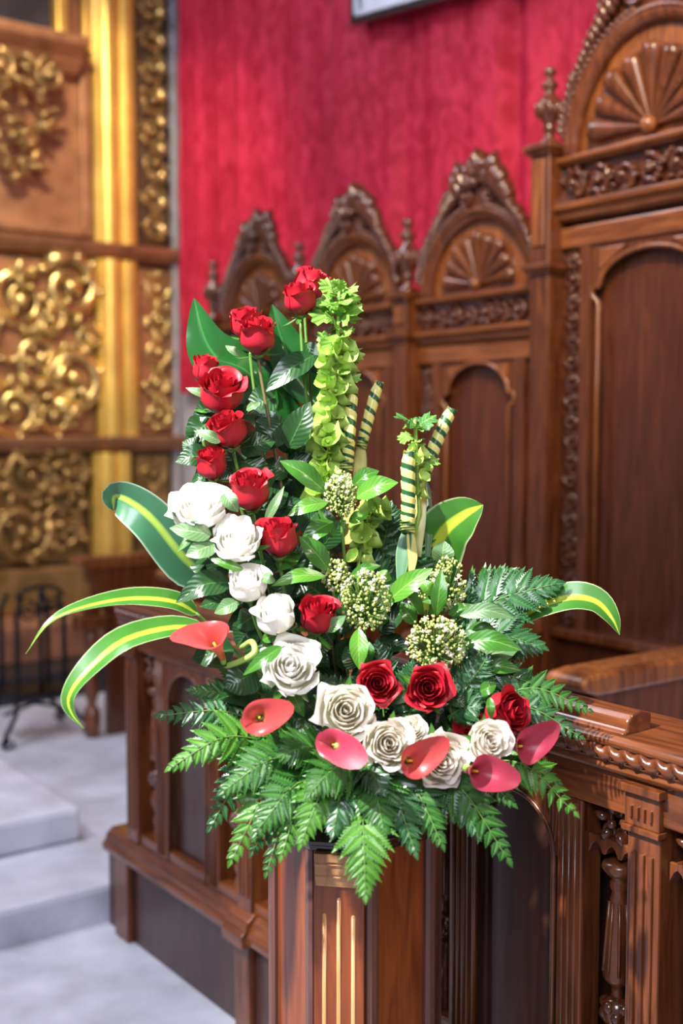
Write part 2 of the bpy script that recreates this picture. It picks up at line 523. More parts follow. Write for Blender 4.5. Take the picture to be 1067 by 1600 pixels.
# carved acanthus scrolls on the plane O + U*u + W*w, relief along Q
def spiral(mb, O, U, W, Q, r0, turns, a0, tr, sgn=1, seg=6):
    pts, rad = [], []
    n = int(14 * turns)
    for i in range(n + 1):
        t = i / n
        r_ = r0 * (1 - t) ** 0.8 + r0 * 0.12
        a = a0 + sgn * t * turns * 2 * PI
        pts.append(O + U * (r_ * math.cos(a)) + W * (r_ * math.sin(a)) + Q * (tr * 0.5))
        rad.append(tr * (1.05 - 0.5 * t))
    mb.tube(pts, rad, seg)
    mb.ball(O + Q * tr, (U * tr * 1.3, W * tr * 1.3, Q * tr * 1.2), 6, 4)
def lobe(mb, O, D, Q, length, width, thick):
    D = D.normalized()
    S = D.cross(Q).normalized()
    mb.ball(O + D * (length * 0.5) + Q * (thick * 0.4), (D * length * 0.5, S * width * 0.5, Q * thick), 6, 4)
def scroll_band(mb, O, U, W, Q, length, height, rng, density=1.0, relief=0.25):
    """running scrolls along U, centred on O (start) with the given height along W"""
    n = max(1, round(length / (height * 0.95) * density))
    step = length / n
    for i in range(n):
        c = O + U * (step * (i + 0.5)) + W * (rng.uniform(-.05, .05) * height)
        sg = 1 if i % 2 else -1
        r0 = min(step, height) * 0.40
        spiral(mb, c, U, W, Q, r0, 1.4, sg * PI / 2 + rng.uniform(-.4, .4), height * relief * 0.36, sg)
        for k in range(5):
            a = rng.uniform(0, 2 * PI)
            d = U * math.cos(a) + W * math.sin(a)
            lobe(mb, c + d * r0 * 0.75, (d + (U * -math.sin(a) + W * math.cos(a)) * 0.8), Q, height * rng.uniform(.22, .34), height * .15, height * relief * .5)
        for s in (-1, 1):
            e = c + U * (s * step * 0.42) + W * (rng.uniform(-.25, .25) * height)
            mb.ball(e + Q * height * relief * .4, (U * height * .09, W * height * .09, Q * height * .1), 6, 4)
# ================================================================== the setting
b_ = MB(); b_.box(-4.5, 6.0, -2.6, 3.45, -0.12, 0.0)
structure('floor', b_, M['marble'])
b_ = MB()
b_.box(-3.0, 4.6, 3.45, 7.0, -0.02, 0.122)
b_.box(1.76, 4.6, -0.8, 3.45, -0.02, 0.118)
s_ = structure('trim_1', b_, M['marble'], 0.02)
s_['label'] = 'pale marble step behind and beyond the choir desk'
b_ = MB()
b_.box(-3.0, 1.71, 3.88, 4.72, 0.122, 0.245)
structure('trim_2', b_, M['marble'], 0.022)
b_ = MB(); b_.box(-3.0, 2.9, 6.0, 6.5, 0.122, 0.27)
structure('trim_3', b_, M['dark_step'], 0.01)  # near-black step at the foot of the altarpiece
b_ = MB(); b_.box(-3.0, 3.6, 6.32, 6.95, 0.27, 0.48)
structure('trim_4', b_, M['red_stone'], 0.012)
# the stone wall behind everything
b_ = MB()
b_.box(3.72, 4.1, 4.9, 7.3, 0.0, 5.6)
b_.prism([(3.72, 4.98), (4.1, 4.98), (6.2, -2.2), (5.58, -2.2)], (0, 0, 0), (1, 0, 0), (0, 1, 0), (0, 0, 1), 5.6)
structure('wall_right', b_, M['stone'])
b_ = MB(); b_.box(-3.2, 4.1, 7.05, 7.4, 0.0, 5.6)
structure('wall_back', b_, M['stone'])

# curtains: cloth hung in shallow folds, each with its own thickness
def curtain(name, p0, p1, z0, z1, folds, rng, label):
    p0, p1 = V((*p0, 0)), V((*p1, 0))
    d = p1 - p0
    L = d.length
    d.normalize()
    nrm = V((d.y, -d.x, 0))
    if nrm.dot(V((-1, 0, 0))) < 0: nrm = -nrm
    t = thing(name, (p0.x, p0.y, z0), label, 'curtain', 'crimson damask hangings')
    ph = [rng.uniform(0, 6.28) for _ in range(6)]
    def off(s, w):
        o_ = 0.012 * math.sin(s * 9 + ph[0]) + 0.008 * math.sin(s * 23 + ph[1] + w) + 0.004 * math.sin(s * 51 + ph[2] + 2 * w)
        for fp, fd in folds:
            x = (s - fp) / 0.055
            o_ += fd * math.exp(-x * x)
        return o_ + 0.045
    def side(k):
        def fn(u, w):
            s = u * L
            e = 0.006 * math.sin(w * 37 + ph[3]) if u in (0, 1) else 0
            p = p0 + d * (s + e) + nrm * (off(s, w) * (1 if k else 1) + (0.0 if k else -0.008))
            return (p.x, p.y, z0 + (z1 - z0) * w + (0.01 * math.sin(s * 14) if w == 0 else 0))
        return fn
    b_ = MB()
    nu = int(L / 0.012)
    b_.grid(side(1), nu, 24)
    b_.grid(side(0), nu, 24)
    build(b_, 'cloth', M['damask'], t)
    # hem along the edge that shows
    b_ = MB()
    b_.tube([side(1)(0, w / 40) for w in range(41)], 0.007, 6)
    build(b_, 'edge_cord', M['damask'], t)
    return t
rg = random.Random(3)
curtain('damask_curtain', (3.70, 6.64), (3.70, 5.02), 1.80, 5.4, [(0.9, 0.02), (1.45, -0.02)], rg,
        'left crimson damask hanging on stone wall between gilded altarpiece and stalls')
ca, sa = math.cos(math.radians(14.5)), math.sin(math.radians(14.5))
curtain('damask_curtain', (3.685, 5.0), (3.685 + sa * 6, 5.0 - ca * 6), 0.6, 5.4, [(0.03, 0.02), (0.42, -0.028), (1.06, -0.05), (1.12, 0.035), (1.6, -0.03), (2.1, 0.03)], rg,
        'right crimson damask hanging behind the carved stalls, below the silver frame')

# framed picture at the top edge
def hung_frame():
    c = RX(541, 44, 3.60)
    t = thing('picture_frame', (c.x, c.y, c.z), 'silver edged picture frame hanging on the right crimson hanging', 'picture')
    A = V((sa, -ca, 0)); Wz = V((0, 0, 1)); Q = V((-ca, -sa, 0))
    O = V((3.66, 4.985, c.z)) + Q * 0.08 + A * 0.165
    MAT[t.name] = Matrix.Translation(V((c.x, c.y, c.z)))
    w_, h_ = 1.0, 1.1
    for nm, poly in (('frame_rail', [(0, 0), (w_, 0), (w_ - .05, .05), (.05, .05)]), ('frame_rail', [(0, h_), (.05, h_ - .05), (w_ - .05, h_ - .05), (w_, h_)]),
                     ('frame_stile', [(0, 0), (.05, .05), (.05, h_ - .05), (0, h_)]), ('frame_stile', [(w_, 0), (w_, h_), (w_ - .05, h_ - .05), (w_ - .05, .05)])):
        b_ = MB(); b_.prism(poly, O, A, Wz, Q, 0.04); build(b_, nm, M['lacquer'], t, 0.004)
    b_ = MB()
    for a_, b2, c_, d_ in ((.03, w_ - .03, .03, .055), (.03, w_ - .03, h_ - .055, h_ - .03), (.03, .055, .03, h_ - .03), (w_ - .055, w_ - .03, .03, h_ - .03)):
        b_.prism([(a_, c_), (b2, c_), (b2, d_), (a_, d_)], O, A, Wz, Q, 0.05)
    build(b_, 'inner_moulding', M['silver'], t, 0.004)
    b_ = MB(); b_.prism([(.05, .05), (w_ - .05, .05), (w_ - .05, h_ - .05), (.05, h_ - .05)], O, A, Wz, Q, 0.02)
    build(b_, 'mat_board', M['silver'], t)
    b_ = MB(); b_.prism([(.16, .15), (w_ - .16, .15), (w_ - .16, h_ - .16), (.16, h_ - .16)], O + Q * .02, A, Wz, Q, 0.006)
    build(b_, 'print', M['canvas'], t)
hung_frame()

# ================================================================== gilded altarpiece
def retable():
    YF = 6.78
    t = thing('gilded_altarpiece', (2.3, 6.9, 0.48), 'tall gilded and carved wooden altarpiece left of the crimson hanging', 'altarpiece')
    r2 = random.Random(11)
    def XZ(px, py):
        p = RY(px, py, YF)
        return p.x, p.z
    X0 = 0.9
    def slab(name, x0, x1, z0, z1, y0, y1, mat, bev=0.008):
        b_ = MB(); b_.box(x0, x1, y0, y1, z0, z1)
        return build(b_, name, mat, t, bev)
    xr = XZ(276, 400)[0]
    xa, xb, xc = XZ(143, 200)[0], XZ(212, 200)[0], XZ(216, 200)[0]
    zb0 = 0.48
    z_low, z_l1, z_l2, z_l3, z_l4 = XZ(200, 875)[1], XZ(200, 702)[1], XZ(200, 682)[1], XZ(200, 405)[1], XZ(200, 386)[1]
    slab('backing', X0, xr, zb0, 5.3, YF + .04, YF + .16, M['bole_dark'])
    slab('plinth', X0, xr, zb0, z_low, YF - .06, YF + .1, M['gold_dull'], .02)
    for za, zc in ((z_l1, z_l2), (z_l3, z_l4)):
        b_ = MB()
        b_.prism([(YF + .05, za - .03), (YF - .05, za), (YF - .09, (za + zc) / 2), (YF - .11, zc), (YF + .05, zc + .01)], (X0, 0, 0), (0, 1, 0), (0, 0, 1), (1, 0, 0), xr - X0 + .02)
        build(b_, 'ledge', M['bole'], t, .006)
    # pilasters
    def pil(xa_, xb_, za, zc, name='pilaster'):
        b_ = MB()
        w_ = xb_ - xa_
        prof = [(xa_, YF + .05), (xa_, YF - .03), (xa_ + w_ * .06, YF - .05)]
        for i in range(9):
            a = PI * i / 8
            prof.append((xa_ + w_ * (.29 - .20 * math.cos(a)), YF - .05 - .05 * math.sin(a)))
        prof.append((xa_ + w_ * .53, YF - .04))
        for i in range(9):
            a = PI * i / 8
            prof.append((xa_ + w_ * (.75 - .18 * math.cos(a)), YF - .03 - .03 * math.sin(a)))
        prof += [(xb_, YF + .0), (xb_, YF + .05)]
        b_.prism(prof, (0, 0, za), (1, 0, 0), (0, 1, 0), (0, 0, 1), zc - za)
        build(b_, name, M['gold_smooth'], t, .003)
    pil(xa, xb, z_l4, 5.3); pil(XZ(150, 550)[0], xb, z_l2, z_l3 - .02); pil(XZ(144, 800)[0], XZ(206, 800)[0], z_low, z_l1 - .02)
    # left upper field
    slab('upper_panel', X0, XZ(128, 200)[0], z_l4 + .02, 5.3, YF + .0, YF + .08, M['bole'])
    zf = XZ(60, 352)[1]
    for dims in ((X0, XZ(132, 352)[0], zf - .05, zf), ):
        slab('panel_moulding', *dims, YF - .05, YF + .05, M['bole'], .012)
    slab('panel_moulding', XZ(123, 200)[0], XZ(139, 200)[0], zf - .05, XZ(125, 90)[1], YF - .04, YF + .05, M['bole'], .012)
    slab('gold_fillet', XZ(127, 0)[0], XZ(141, 0)[0], XZ(125, 80)[1], 5.3, YF - .03, YF + .05, M['gold_smooth'], .01)
    zs = XZ(80, 84)[1]
    b_ = MB()
    b_.prism([(YF + .05, zs - .16), (YF - .10, zs - .12), (YF - .16, zs - .05), (YF - .26, zs), (YF - .28, zs + .05), (YF + .05, zs + .06)], (X0, 0, 0), (0, 1, 0), (0, 0, 1), (1, 0, 0), XZ(112, 80)[0] - X0)
    build(b_, 'niche_shelf', M['bole'], t, .01)
    slab('niche_painting', X0, XZ(76, 20)[0], zs + .06, 5.2, YF - .04, YF + .03, M['canvas'])
    slab('gold_fillet', XZ(80, 20)[0], XZ(97, 20)[0], zs + .06, 5.3, YF - .09, YF + .03, M['gold_smooth'], .01)
    # corbel of gilded leaves
    U, W, Q = V((1, 0, 0)), V((0, 0, 1)), V((0, -1, 0))
    b_ = MB()
    top = XZ(40, 90)[1]
    for k in range(46):
        f = k / 46
        wdt = .26 * (1 - f) ** .8 + .03
        c = V((XZ(18, 150)[0] + r2.uniform(-1, 1) * wdt, YF - .08 - .12 * (1 - f), top - .05 - f * .66 + r2.uniform(-.03, .03)))
        lobe(b_, c, U * r2.uniform(-1, 1) + W * r2.uniform(-1, .5), Q, r2.uniform(.07, .16), r2.uniform(.03, .06), r2.uniform(.03, .06))
    for s_ in (-1, 1):
        spiral(b_, V((XZ(18, 150)[0] + s_ * .15, YF - .2, top - .14)), U, W, Q, .085, 1.5, PI / 2, .025, s_)
    build(b_, 'carved_corbel', M['gold_dull'], t)
    # narrow carved strips
    def strip(px0, px1, za, zc, mat, back, yoff=0.0):
        x0, x1 = XZ(px0, 400)[0], XZ(px1, 400)[0]
        slab('strip_ground', x0, x1, za, zc, YF + .01, YF + .07, back)
        b_ = MB()
        h_ = (x1 - x0) * .9
        scroll_band(b_, V(((x0 + x1) / 2, YF + .01, za + .02)), W, -U, Q, zc - za - .04, h_, r2, 1.0, .30)
        build(b_, 'carved_strip', mat, t)
        return x0, x1
    x0, x1 = strip(216, 268, z_l4 + .03, 4.9, M['gold_dull'], M['bole_dark'])
    n = 14
    for i in range(n):
        b_ = MB()
        b_.ball(((x0 + x1) / 2 + .03, YF - .05, z_l4 + .12 + i * .165), (U * .034, W * .045, Q * .035), 10, 7)
        build(b_, 'gilded_bead', M['gold'], t)
    strip(216, 272, z_l2 + .02, z_l3 - .05, M['gold'], M['bole'])
    strip(210, 262, z_low + .02, z_l1 - .04, M['gold_dull'], M['gold_dull'])
    slab('edge_post', XZ(270, 400)[0], xr, zb0, 5.3, YF - .02, YF + .1, M['stone'])
    # large carved panels
    def bigpanel(x0, x1, za, zc, mat, back, seeds):
        gp = slab('carved_panel_ground', x0, x1, za, zc, YF + .0, YF + .07, back)
        seeds = list(seeds) + [(s[0] - k, s[1], s[2], s[3], s[4], s[5] + k) for k in (190, 390) for s in seeds if 0 <= s[0] - k + 390 and XZ(s[0] - k, s[1])[0] > X0 + .12 and s[0] >= 0]
        for (px, py, r_, tr, sg, a0) in seeds:
            b_ = MB()
            x, z = XZ(px, py)
            spiral(b_, V((x, YF - .01, z)), U, W, Q, r_, 1.6, a0, tr, sg, 8)
            for k in range(7):
                a = a0 + k * .9
                d = U * math.cos(a) + W * math.sin(a)
                lobe(b_, V((x, YF - .01, z)) + d * r_ * .85, d + (U * -math.sin(a) + W * math.cos(a)) * r2.choice((-.9, .9)), Q, r_ * r2.uniform(.5, .95), r_ * .30, tr * r2.uniform(1, 1.7))
            for k in range(5):
                a = r2.uniform(0, 6.28)
                d = U * math.cos(a) + W * math.sin(a)
                lobe(b_, V((x, YF - .03, z)) + d * r_ * .3, d, Q, r_ * r2.uniform(.4, .8), r_ * r2.uniform(.15, .3), tr * 1.5)
            build(b_, 'carved_scroll', mat, gp)
        for k in range(22):
            x, z = r2.uniform(x0 + .03, x1 - .03), r2.uniform(za + .04, zc - .04)
            a = r2.uniform(0, 6.28)
            b_ = MB()
            lobe(b_, V((x, YF - .02, z)), U * math.cos(a) + W * math.sin(a), Q, r2.uniform(.05, .11), r2.uniform(.03, .05), r2.uniform(.03, .06))
            build(b_, 'carved_leaf', mat, gp)
    xp = XZ(146, 500)[0]
    bigpanel(X0, xp, z_l2 + .02, z_l3 - .05, M['gold'], M['bole'],
             [(28, 470, .16, .040, 1, 1.0), (105, 450, .17, .045, -1, 2.4), (60, 560, .15, .035, -1, .3), (110, 590, .17, .040, 1, 4.0), (20, 640, .15, .035, 1, 2.0), (135, 530, .07, .03, 1, 0), (75, 500, .08, .03, -1, 1), (80, 650, .12, .03, -1, 3), (-60, 480, .16, .04, 1, 0), (-60, 600, .17, .04, -1, 2)])
    bigpanel(X0, XZ(130, 800)[0], z_low + .02, z_l1 - .04, M['gold_dull'], M['gold_dull'],
             [(45, 745, .15, .030, 1, 1.0), (100, 740, .13, .032, -1, 2.0), (30, 830, .17, .034, -1, .3), (90, 820, .14, .028, 1, 4.0), (-40, 780, .16, .03, 1, 2)])
retable()

# wrought-iron stand in front of the altarpiece
def iron_stand():
    c = RY(54, 1150, 5.35)
    t = thing('iron_stand', (c.x, c.y, 0.122), 'black wrought iron stand with scrolled legs in front of gilded altarpiece', 'stand')
    cx, cy, z0 = c.x, c.y, 0.122
    w_ = .115
    zt = 0.83
    for sx in (-1, 1):
        for sy in (-1, 1):
            b_ = MB()
            p = [(cx + sx * (w_ + .10), cy + sy * .17, z0 + .015), (cx + sx * (w_ + .085), cy + sy * .16, z0 + .06), (cx + sx * (w_ + .02), cy + sy * .12, z0 + .14),
                 (cx + sx * w_, cy + sy * .10, z0 + .28), (cx + sx * w_, cy + sy * .10, zt - .1), (cx + sx * (w_ - .03), cy + sy * .09, zt - .02)]
            b_.tube(p, .012, 8)
            spiral(b_, V((cx + sx * (w_ + .085), cy + sy * .17, z0 + .035)), V((1, 0, 0)), V((0, 0, 1)), V((0, -1, 0)), .03, 1.2, 0, .008, sx)
            build(b_, 'leg', M['iron'], t)
    b_ = MB()
    for sx in (-1, 1):
        spiral(b_, V((cx + sx * .062, cy - .10, zt - .09)), V((1, 0, 0)), V((0, 0, 1)), V((0, -1, 0)), .045, 1.5, PI / 2, .008, sx)
    b_.tube([(cx + w_ * math.cos(a), cy - .1, zt - .03 + .05 * math.sin(a)) for a in [PI * i / 12 for i in range(13)]], .009, 6)
    build(b_, 'scrolled_crest', M['iron'], t)
    b_ = MB(); b_.tube([(cx, cy - .10, z0 + .22), (cx, cy - .10, zt)], .011, 8); build(b_, 'centre_bar', M['iron'], t)
    b_ = MB(); b_.box(cx - w_ - .02, cx + w_ + .02, cy - .12, cy + .12, z0 + .21, z0 + .235); build(b_, 'shelf', M['iron'], t, .004)
    b_ = MB(); b_.tube([(cx - w_ - .03, cy, z0 + .12), (cx, cy, z0 + .16), (cx + w_ + .03, cy, z0 + .12)], .009, 6); build(b_, 'cross_brace', M['iron'], t)
iron_stand()
b_ = MB()
# ================================================================== choir stalls
XB = 3.05
def crest(t, yc, H, x0, rng, zarch, arch_hw, arch_h):
    """carved pediment that rides on the arch: leafy board, climbing leaves, volutes and a palmette on top"""
    U, W, Q = V((0, 1, 0)), V((0, 0, 1)), V((-1, 0, 0))
    sx = arch_hw * .42
    def arch(a, e=0.0):
        return (arch_hw + .02 + e) * math.cos(a), (arch_h + .02 + e) * math.sin(a)
    def off(y):
        return .016 + (H - .016) * (.62 * math.exp(-(y / (sx * .62)) ** 2) + .38 * math.exp(-(y / (sx * 1.35)) ** 4))
    n = 44
    b_ = MB()
    A = [math.radians(4 + 172 * i / n) for i in range(n + 1)]
    for i in range(n):
        (ya, za), (yb, zb) = arch(A[i]), arch(A[i + 1])
        b_.prism([(yc + ya, zarch + za), (yc + yb, zarch + zb), (yc + yb * 1.02, zarch + zb + off(yb)), (yc + ya * 1.02, zarch + za + off(ya))], (x0, 0, 0), (0, 1, 0), (0, 0, 1), (1, 0, 0), .03)
    build(b_, 'crest_board', M['carved'], t)
    top = V((x0, yc, zarch + arch_h + .02))
    c = top + W * (H * .42)
    for k in range(9):
        a = PI * (.02 + .96 * k / 8)
        d = U * math.cos(a) + W * math.sin(a)
        b_ = MB()
        lobe(b_, c + d * .01, d, Q, H * (.58 if k % 2 == 0 else .48) * (.62 + .38 * math.sin(a)), H * .17, .026)
        build(b_, 'palmette_leaf', M['carved'], t)
    b_ = MB(); b_.ball(c + Q * .02, (U * .022, W * .022, Q * .026), 8, 6); build(b_, 'palmette_boss', M['carved'], t)
    for s in (-1, 1):
        b_ = MB()
        spiral(b_, top + U * (s * sx * .55) + W * (H * .22), U, W, Q, H * .16, 1.4, PI / 2, .013, s)
        build(b_, 'volute', M['carved'], t)
        b_ = MB()
        for k in range(22):
            a = math.radians(8 + k * 3.4)
            y, z = arch(a)
            o_ = off(y)
            p = V((x0, yc + s * y, zarch + z + o_ * .35))
            d = U * (s * .35) + W * rng.uniform(.7, 1)
            lobe(b_, p, d, Q, (.040 + o_ * .62) * rng.uniform(.9, 1.25), .024 + o_ * .16, .032)
            b_.ball(V((x0, yc + s * y, zarch + z + .008)) + Q * .016, (U * .013, W * .013, Q * .018), 6, 4)
        build(b_, 'climbing_leaves', M['carved'], t)

def finial(t, y, z, s, x=3.0):
    b_ = MB()
    b_.lathe((x, y, z), [(r_ * s, h_ * s) for r_, h_ in [(.040, 0), (.042, .012), (.022, .022), (.018, .045), (.030, .055), (.022, .068), (.026, .085), (.046, .115), (.050, .14), (.040, .165), (.022, .185), (.018, .20), (.032, .212), (.030, .225), (.014, .235), (.012, .25), (.024, .26), (.022, .275), (.006, .285)]], 14)
    for k in range(8):
        a = k * PI / 4
        b_.ball((x + .045 * s * math.cos(a), y + .045 * s * math.sin(a), z + .13 * s), (V((.012 * s, 0, 0)), V((0, .012 * s, 0)), V((0, 0, .03 * s))), 6, 4)
    build(b_, 'finial', M['carved'], t)

def stall(y0, y1, Z, label, group, seed, big=False, posts=(True, False)):
    """Z: seat, panel_bottom, spring, panel_peak, rail, frieze0, frieze1, arch0, arch_h, crest0, crest_h, post_top"""
    rng = random.Random(seed)
    yc, w_ = (y0 + y1) / 2, y1 - y0
    pw = .040 if not big else .042
    t = thing('choir_stall' if not big else 'throne_stall', (XB, yc, .118), label, 'stall', group)
    ya, yb = y0 + pw, y1 - pw
    boxpart('back_board', (XB + .03, XB + .075, ya, yb, .12, Z['frieze1'] + .03), M['wood_panel'], t)
    # frame in front of the board: stiles with sunk carved strips, arched panel
    sw = .085                     # carved strip
    iw = .05                      # inner stile
    zb = Z['panel0']
    for s in (0, 1):
        e0, e1 = (ya, ya + sw) if s == 0 else (yb - sw, yb)
        boxpart('strip_ground', (XB + .012, XB + .03, e0, e1, zb, Z['rail']), M['carved'], t, .0)
        b_ = MB()
        scroll_band(b_, V((XB + .012, (e0 + e1) / 2, zb + .01)), V((0, 0, 1)), V((0, 1, 0)), V((-1, 0, 0)), Z['rail'] - zb - .05, sw * .82, rng, 1.0, .42)
        build(b_, 'carved_strip', M['carved'], t)
        f0, f1 = (ya + sw, ya + sw + iw) if s == 0 else (yb - sw - iw, yb - sw)
        boxpart('stile', (XB - .012, XB + .03, f0, f1, zb, Z['rail']), M['wood'], t, .005)
    p0, p1 = ya + sw + iw, yb - sw - iw
    b_ = MB()
    b_.spandrel(p0, p1, Z['spring'], Z['peak'], Z['rail'] - .04, XB - .004, XB + .03, 18, .035)
    build(b_, 'arched_head', M['wood'], t, .003)
    b_ = MB()
    hw = (p1 - p0) / 2 - .035
    pth = [(XB - .006, yc - hw - .004, zb)] + [(XB - .006, yc - hw - .004, Z['spring'] - .05), (XB - .006, yc - hw - .03, Z['spring'] - .03), (XB - .006, yc - hw - .03, Z['spring'])]
    pth += [(XB - .006, yc - hw * math.cos(PI * i / 18), Z['spring'] + (Z['peak'] - Z['spring']) * math.sin(PI * i / 18)) for i in range(19)]
    pth += [(XB - .006, yc + hw + .03, Z['spring']), (XB - .006, yc + hw + .03, Z['spring'] - .03), (XB - .006, yc + hw + .004, Z['spring'] - .05), (XB - .006, yc + hw + .004, zb)]
    b_.tube(pth, .009, 8)
    build(b_, 'arch_bead', M['wood_light'], t)
    for s in (-1, 1):
        b_ = MB()
        b_.prism([(yc + s * hw * .98, Z['rail'] - .055), (yc + s * hw * .45, Z['rail'] - .055), (yc + s * hw * .98, Z['peak'] - .055)], (XB - .012, 0, 0), (0, 1, 0), (0, 0, 1), (1, 0, 0), .012)
        build(b_, 'spandrel_panel', M['wood_light'], t, .003)
    boxpart('panel_rail', (XB - .015, XB + .03, ya, yb, Z['rail'] - .04, Z['rail'] + .03), M['wood_light_run'], t, .006)
    # entablature
    x = XB - .02
    b_ = MB(); zr = Z['frieze0']
    b_.moulding([(XB + .03, zr - .055), (x, zr - .055), (x - .01, zr - .045), (x - .012, zr - .03), (x - .032, zr - .018), (x - .034, zr), (XB + .03, zr)], ya, yb)
    build(b_, 'lower_moulding', M['wood_light_run'], t, .002)
    boxpart('frieze_ground', (XB + .005, XB + .03, ya, yb, Z['frieze0'], Z['frieze1']), M['carved'], t, 0)
    b_ = MB()
    scroll_band(b_, V((XB + .002, ya, (Z['frieze0'] + Z['frieze1']) / 2)), V((0, 1, 0)), V((0, 0, 1)), V((-1, 0, 0)), yb - ya, (Z['frieze1'] - Z['frieze0']) * .92, rng, 1.1, .34)
    build(b_, 'carved_frieze', M['carved'], t)
    b_ = MB(); zt = Z['frieze1']
    b_.moulding([(XB + .03, zt), (x, zt), (x - .02, zt + .012), (x - .022, zt + .026), (XB + .03, zt + .03)], ya, yb)
    build(b_, 'upper_moulding', M['wood_light_run'], t, .002)
    # tympanum
    za, ah, ahw = Z['frieze1'] + .03, Z['arch_h'], Z['arch_hw']
    n = 28
    arc = [(yc - ahw * math.cos(PI * i / n), za + ah * math.sin(PI * i / n)) for i in range(n + 1)]
    b_ = MB(); b_.prism(arc, (XB + .01, 0, 0), (0, 1, 0), (0, 0, 1), (1, 0, 0), .04)
    ty = build(b_, 'tympanum', M['wood_light'], t)
    b_ = MB()
    b_.tube([(XB + .005, y, z) for y, z in arc], .030 * (1.1 if big else .9), 8)
    b_.tube([(XB - .018, yc - (ahw + .012) * math.cos(PI * i / n), za + (ah + .012) * math.sin(PI * i / n)) for i in range(n + 1)], .014, 8)
    build(b_, 'arch_moulding', M['wood'], t)
    b_ = MB()
    for s in (-1, 1):
        b_.prism([(yc + s * ahw, za), (yc + s * (w_ / 2 - pw), za), (yc + s * (w_ / 2 - pw), za + .035), (yc + s * ahw * .98, za + .05)], (XB - .01, 0, 0), (0, 1, 0), (0, 0, 1), (1, 0, 0), .04)
    build(b_, 'arch_footing', M['wood_light'], t, .002)
    # scallop shell: nine ribs
    sc = ah * .98
    hub = V((XB - .002, yc, za + ah * .10))
    b_ = MB()
    b_.prism([(yc - sc * .66 * math.cos(PI * i / 20), hub.z + sc * .66 * math.sin(PI * i / 20)) for i in range(21)], (XB - .004, 0, 0), (0, 1, 0), (0, 0, 1), (1, 0, 0), .02)
    build(b_, 'shell_ground', M['wood'], ty)
    for k in range(9):
        a = PI * (.04 + .92 * k / 8)
        d = V((0, math.cos(a), math.sin(a)))
        S = V((0, -math.sin(a), math.cos(a)))
        b_ = MB()
        L = sc * (.70 if k % 2 == 0 else .66)
        def fn(u, w, d=d, S=S, L=L):
            ang = u * 2 * PI
            rr = (.012 + .085 * w ** 1.1) * sc * 1.15
            if w > .88: rr *= math.sqrt(max(0, 1 - ((w - .88) / .12) ** 2)) + .02
            return hub + d * (L * (.08 + .92 * w)) + S * (rr * math.cos(ang)) + V((-1, 0, 0)) * (rr * .85 * max(-.2, math.sin(ang)) + .004)
        b_.grid(fn, 12, 14, True)
        build(b_, 'shell_rib', M['wood'], ty)
    b_ = MB(); b_.ball(hub + V((-.018, 0, .0)), sc * .075, 10, 7); build(b_, 'shell_boss', M['wood_light'], ty)
    crest(t, yc, Z['crest_h'], XB - .005, rng, za, ahw, ah)
    # posts between the seats
    for k, yp in enumerate((y1, y0)):
        if not posts[k]: continue
        zt = Z['post'][k]
        b_ = MB()
        b_.box(XB - .075, XB + .04, yp - pw, yp + pw, .12, zt)
        build(b_, 'post', M['wood'], t, .006)
        b_ = MB()
        b_.box(XB - .084, XB - .075, yp - pw * .62, yp + pw * .62, zt - .34 if big else zt - .12, zt - .05)
        build(b_, 'post_panel', M['wood_light'], t, .004)
        for zc in ((zt - .02, zt - .42) if big else (zt - .02, Z['frieze0'] - .02)):
            b_ = MB()
            b_.box(XB - .098, XB + .04, yp - pw - .02, yp + pw + .02, zc, zc + .022)
            b_.box(XB - .088, XB + .04, yp - pw - .011, yp + pw + .011, zc - .014, zc)
            build(b_, 'post_cap', M['wood'], t, .004)
        finial(t, yp, zt + .004, Z['fin'], XB - .03)
    # seat, its box and the ledge under the back
    zs = Z['seat']
    boxpart('back_ledge', (XB - .045, XB + .03, ya, yb, zb - .03, zb + .005), M['wood'], t, .006)
    boxpart('lower_back', (XB + .01, XB + .03, ya, yb, zs, zb - .03), M['wood_panel'], t)
    boxpart('seat', (XB - .42, XB + .01, ya, yb, zs - .03, zs), M['wood'], t, .008)
    boxpart('seat_box', (XB - .38, XB + .01, ya, yb, .12, zs - .03), M['wood_dark'], t)
    return t

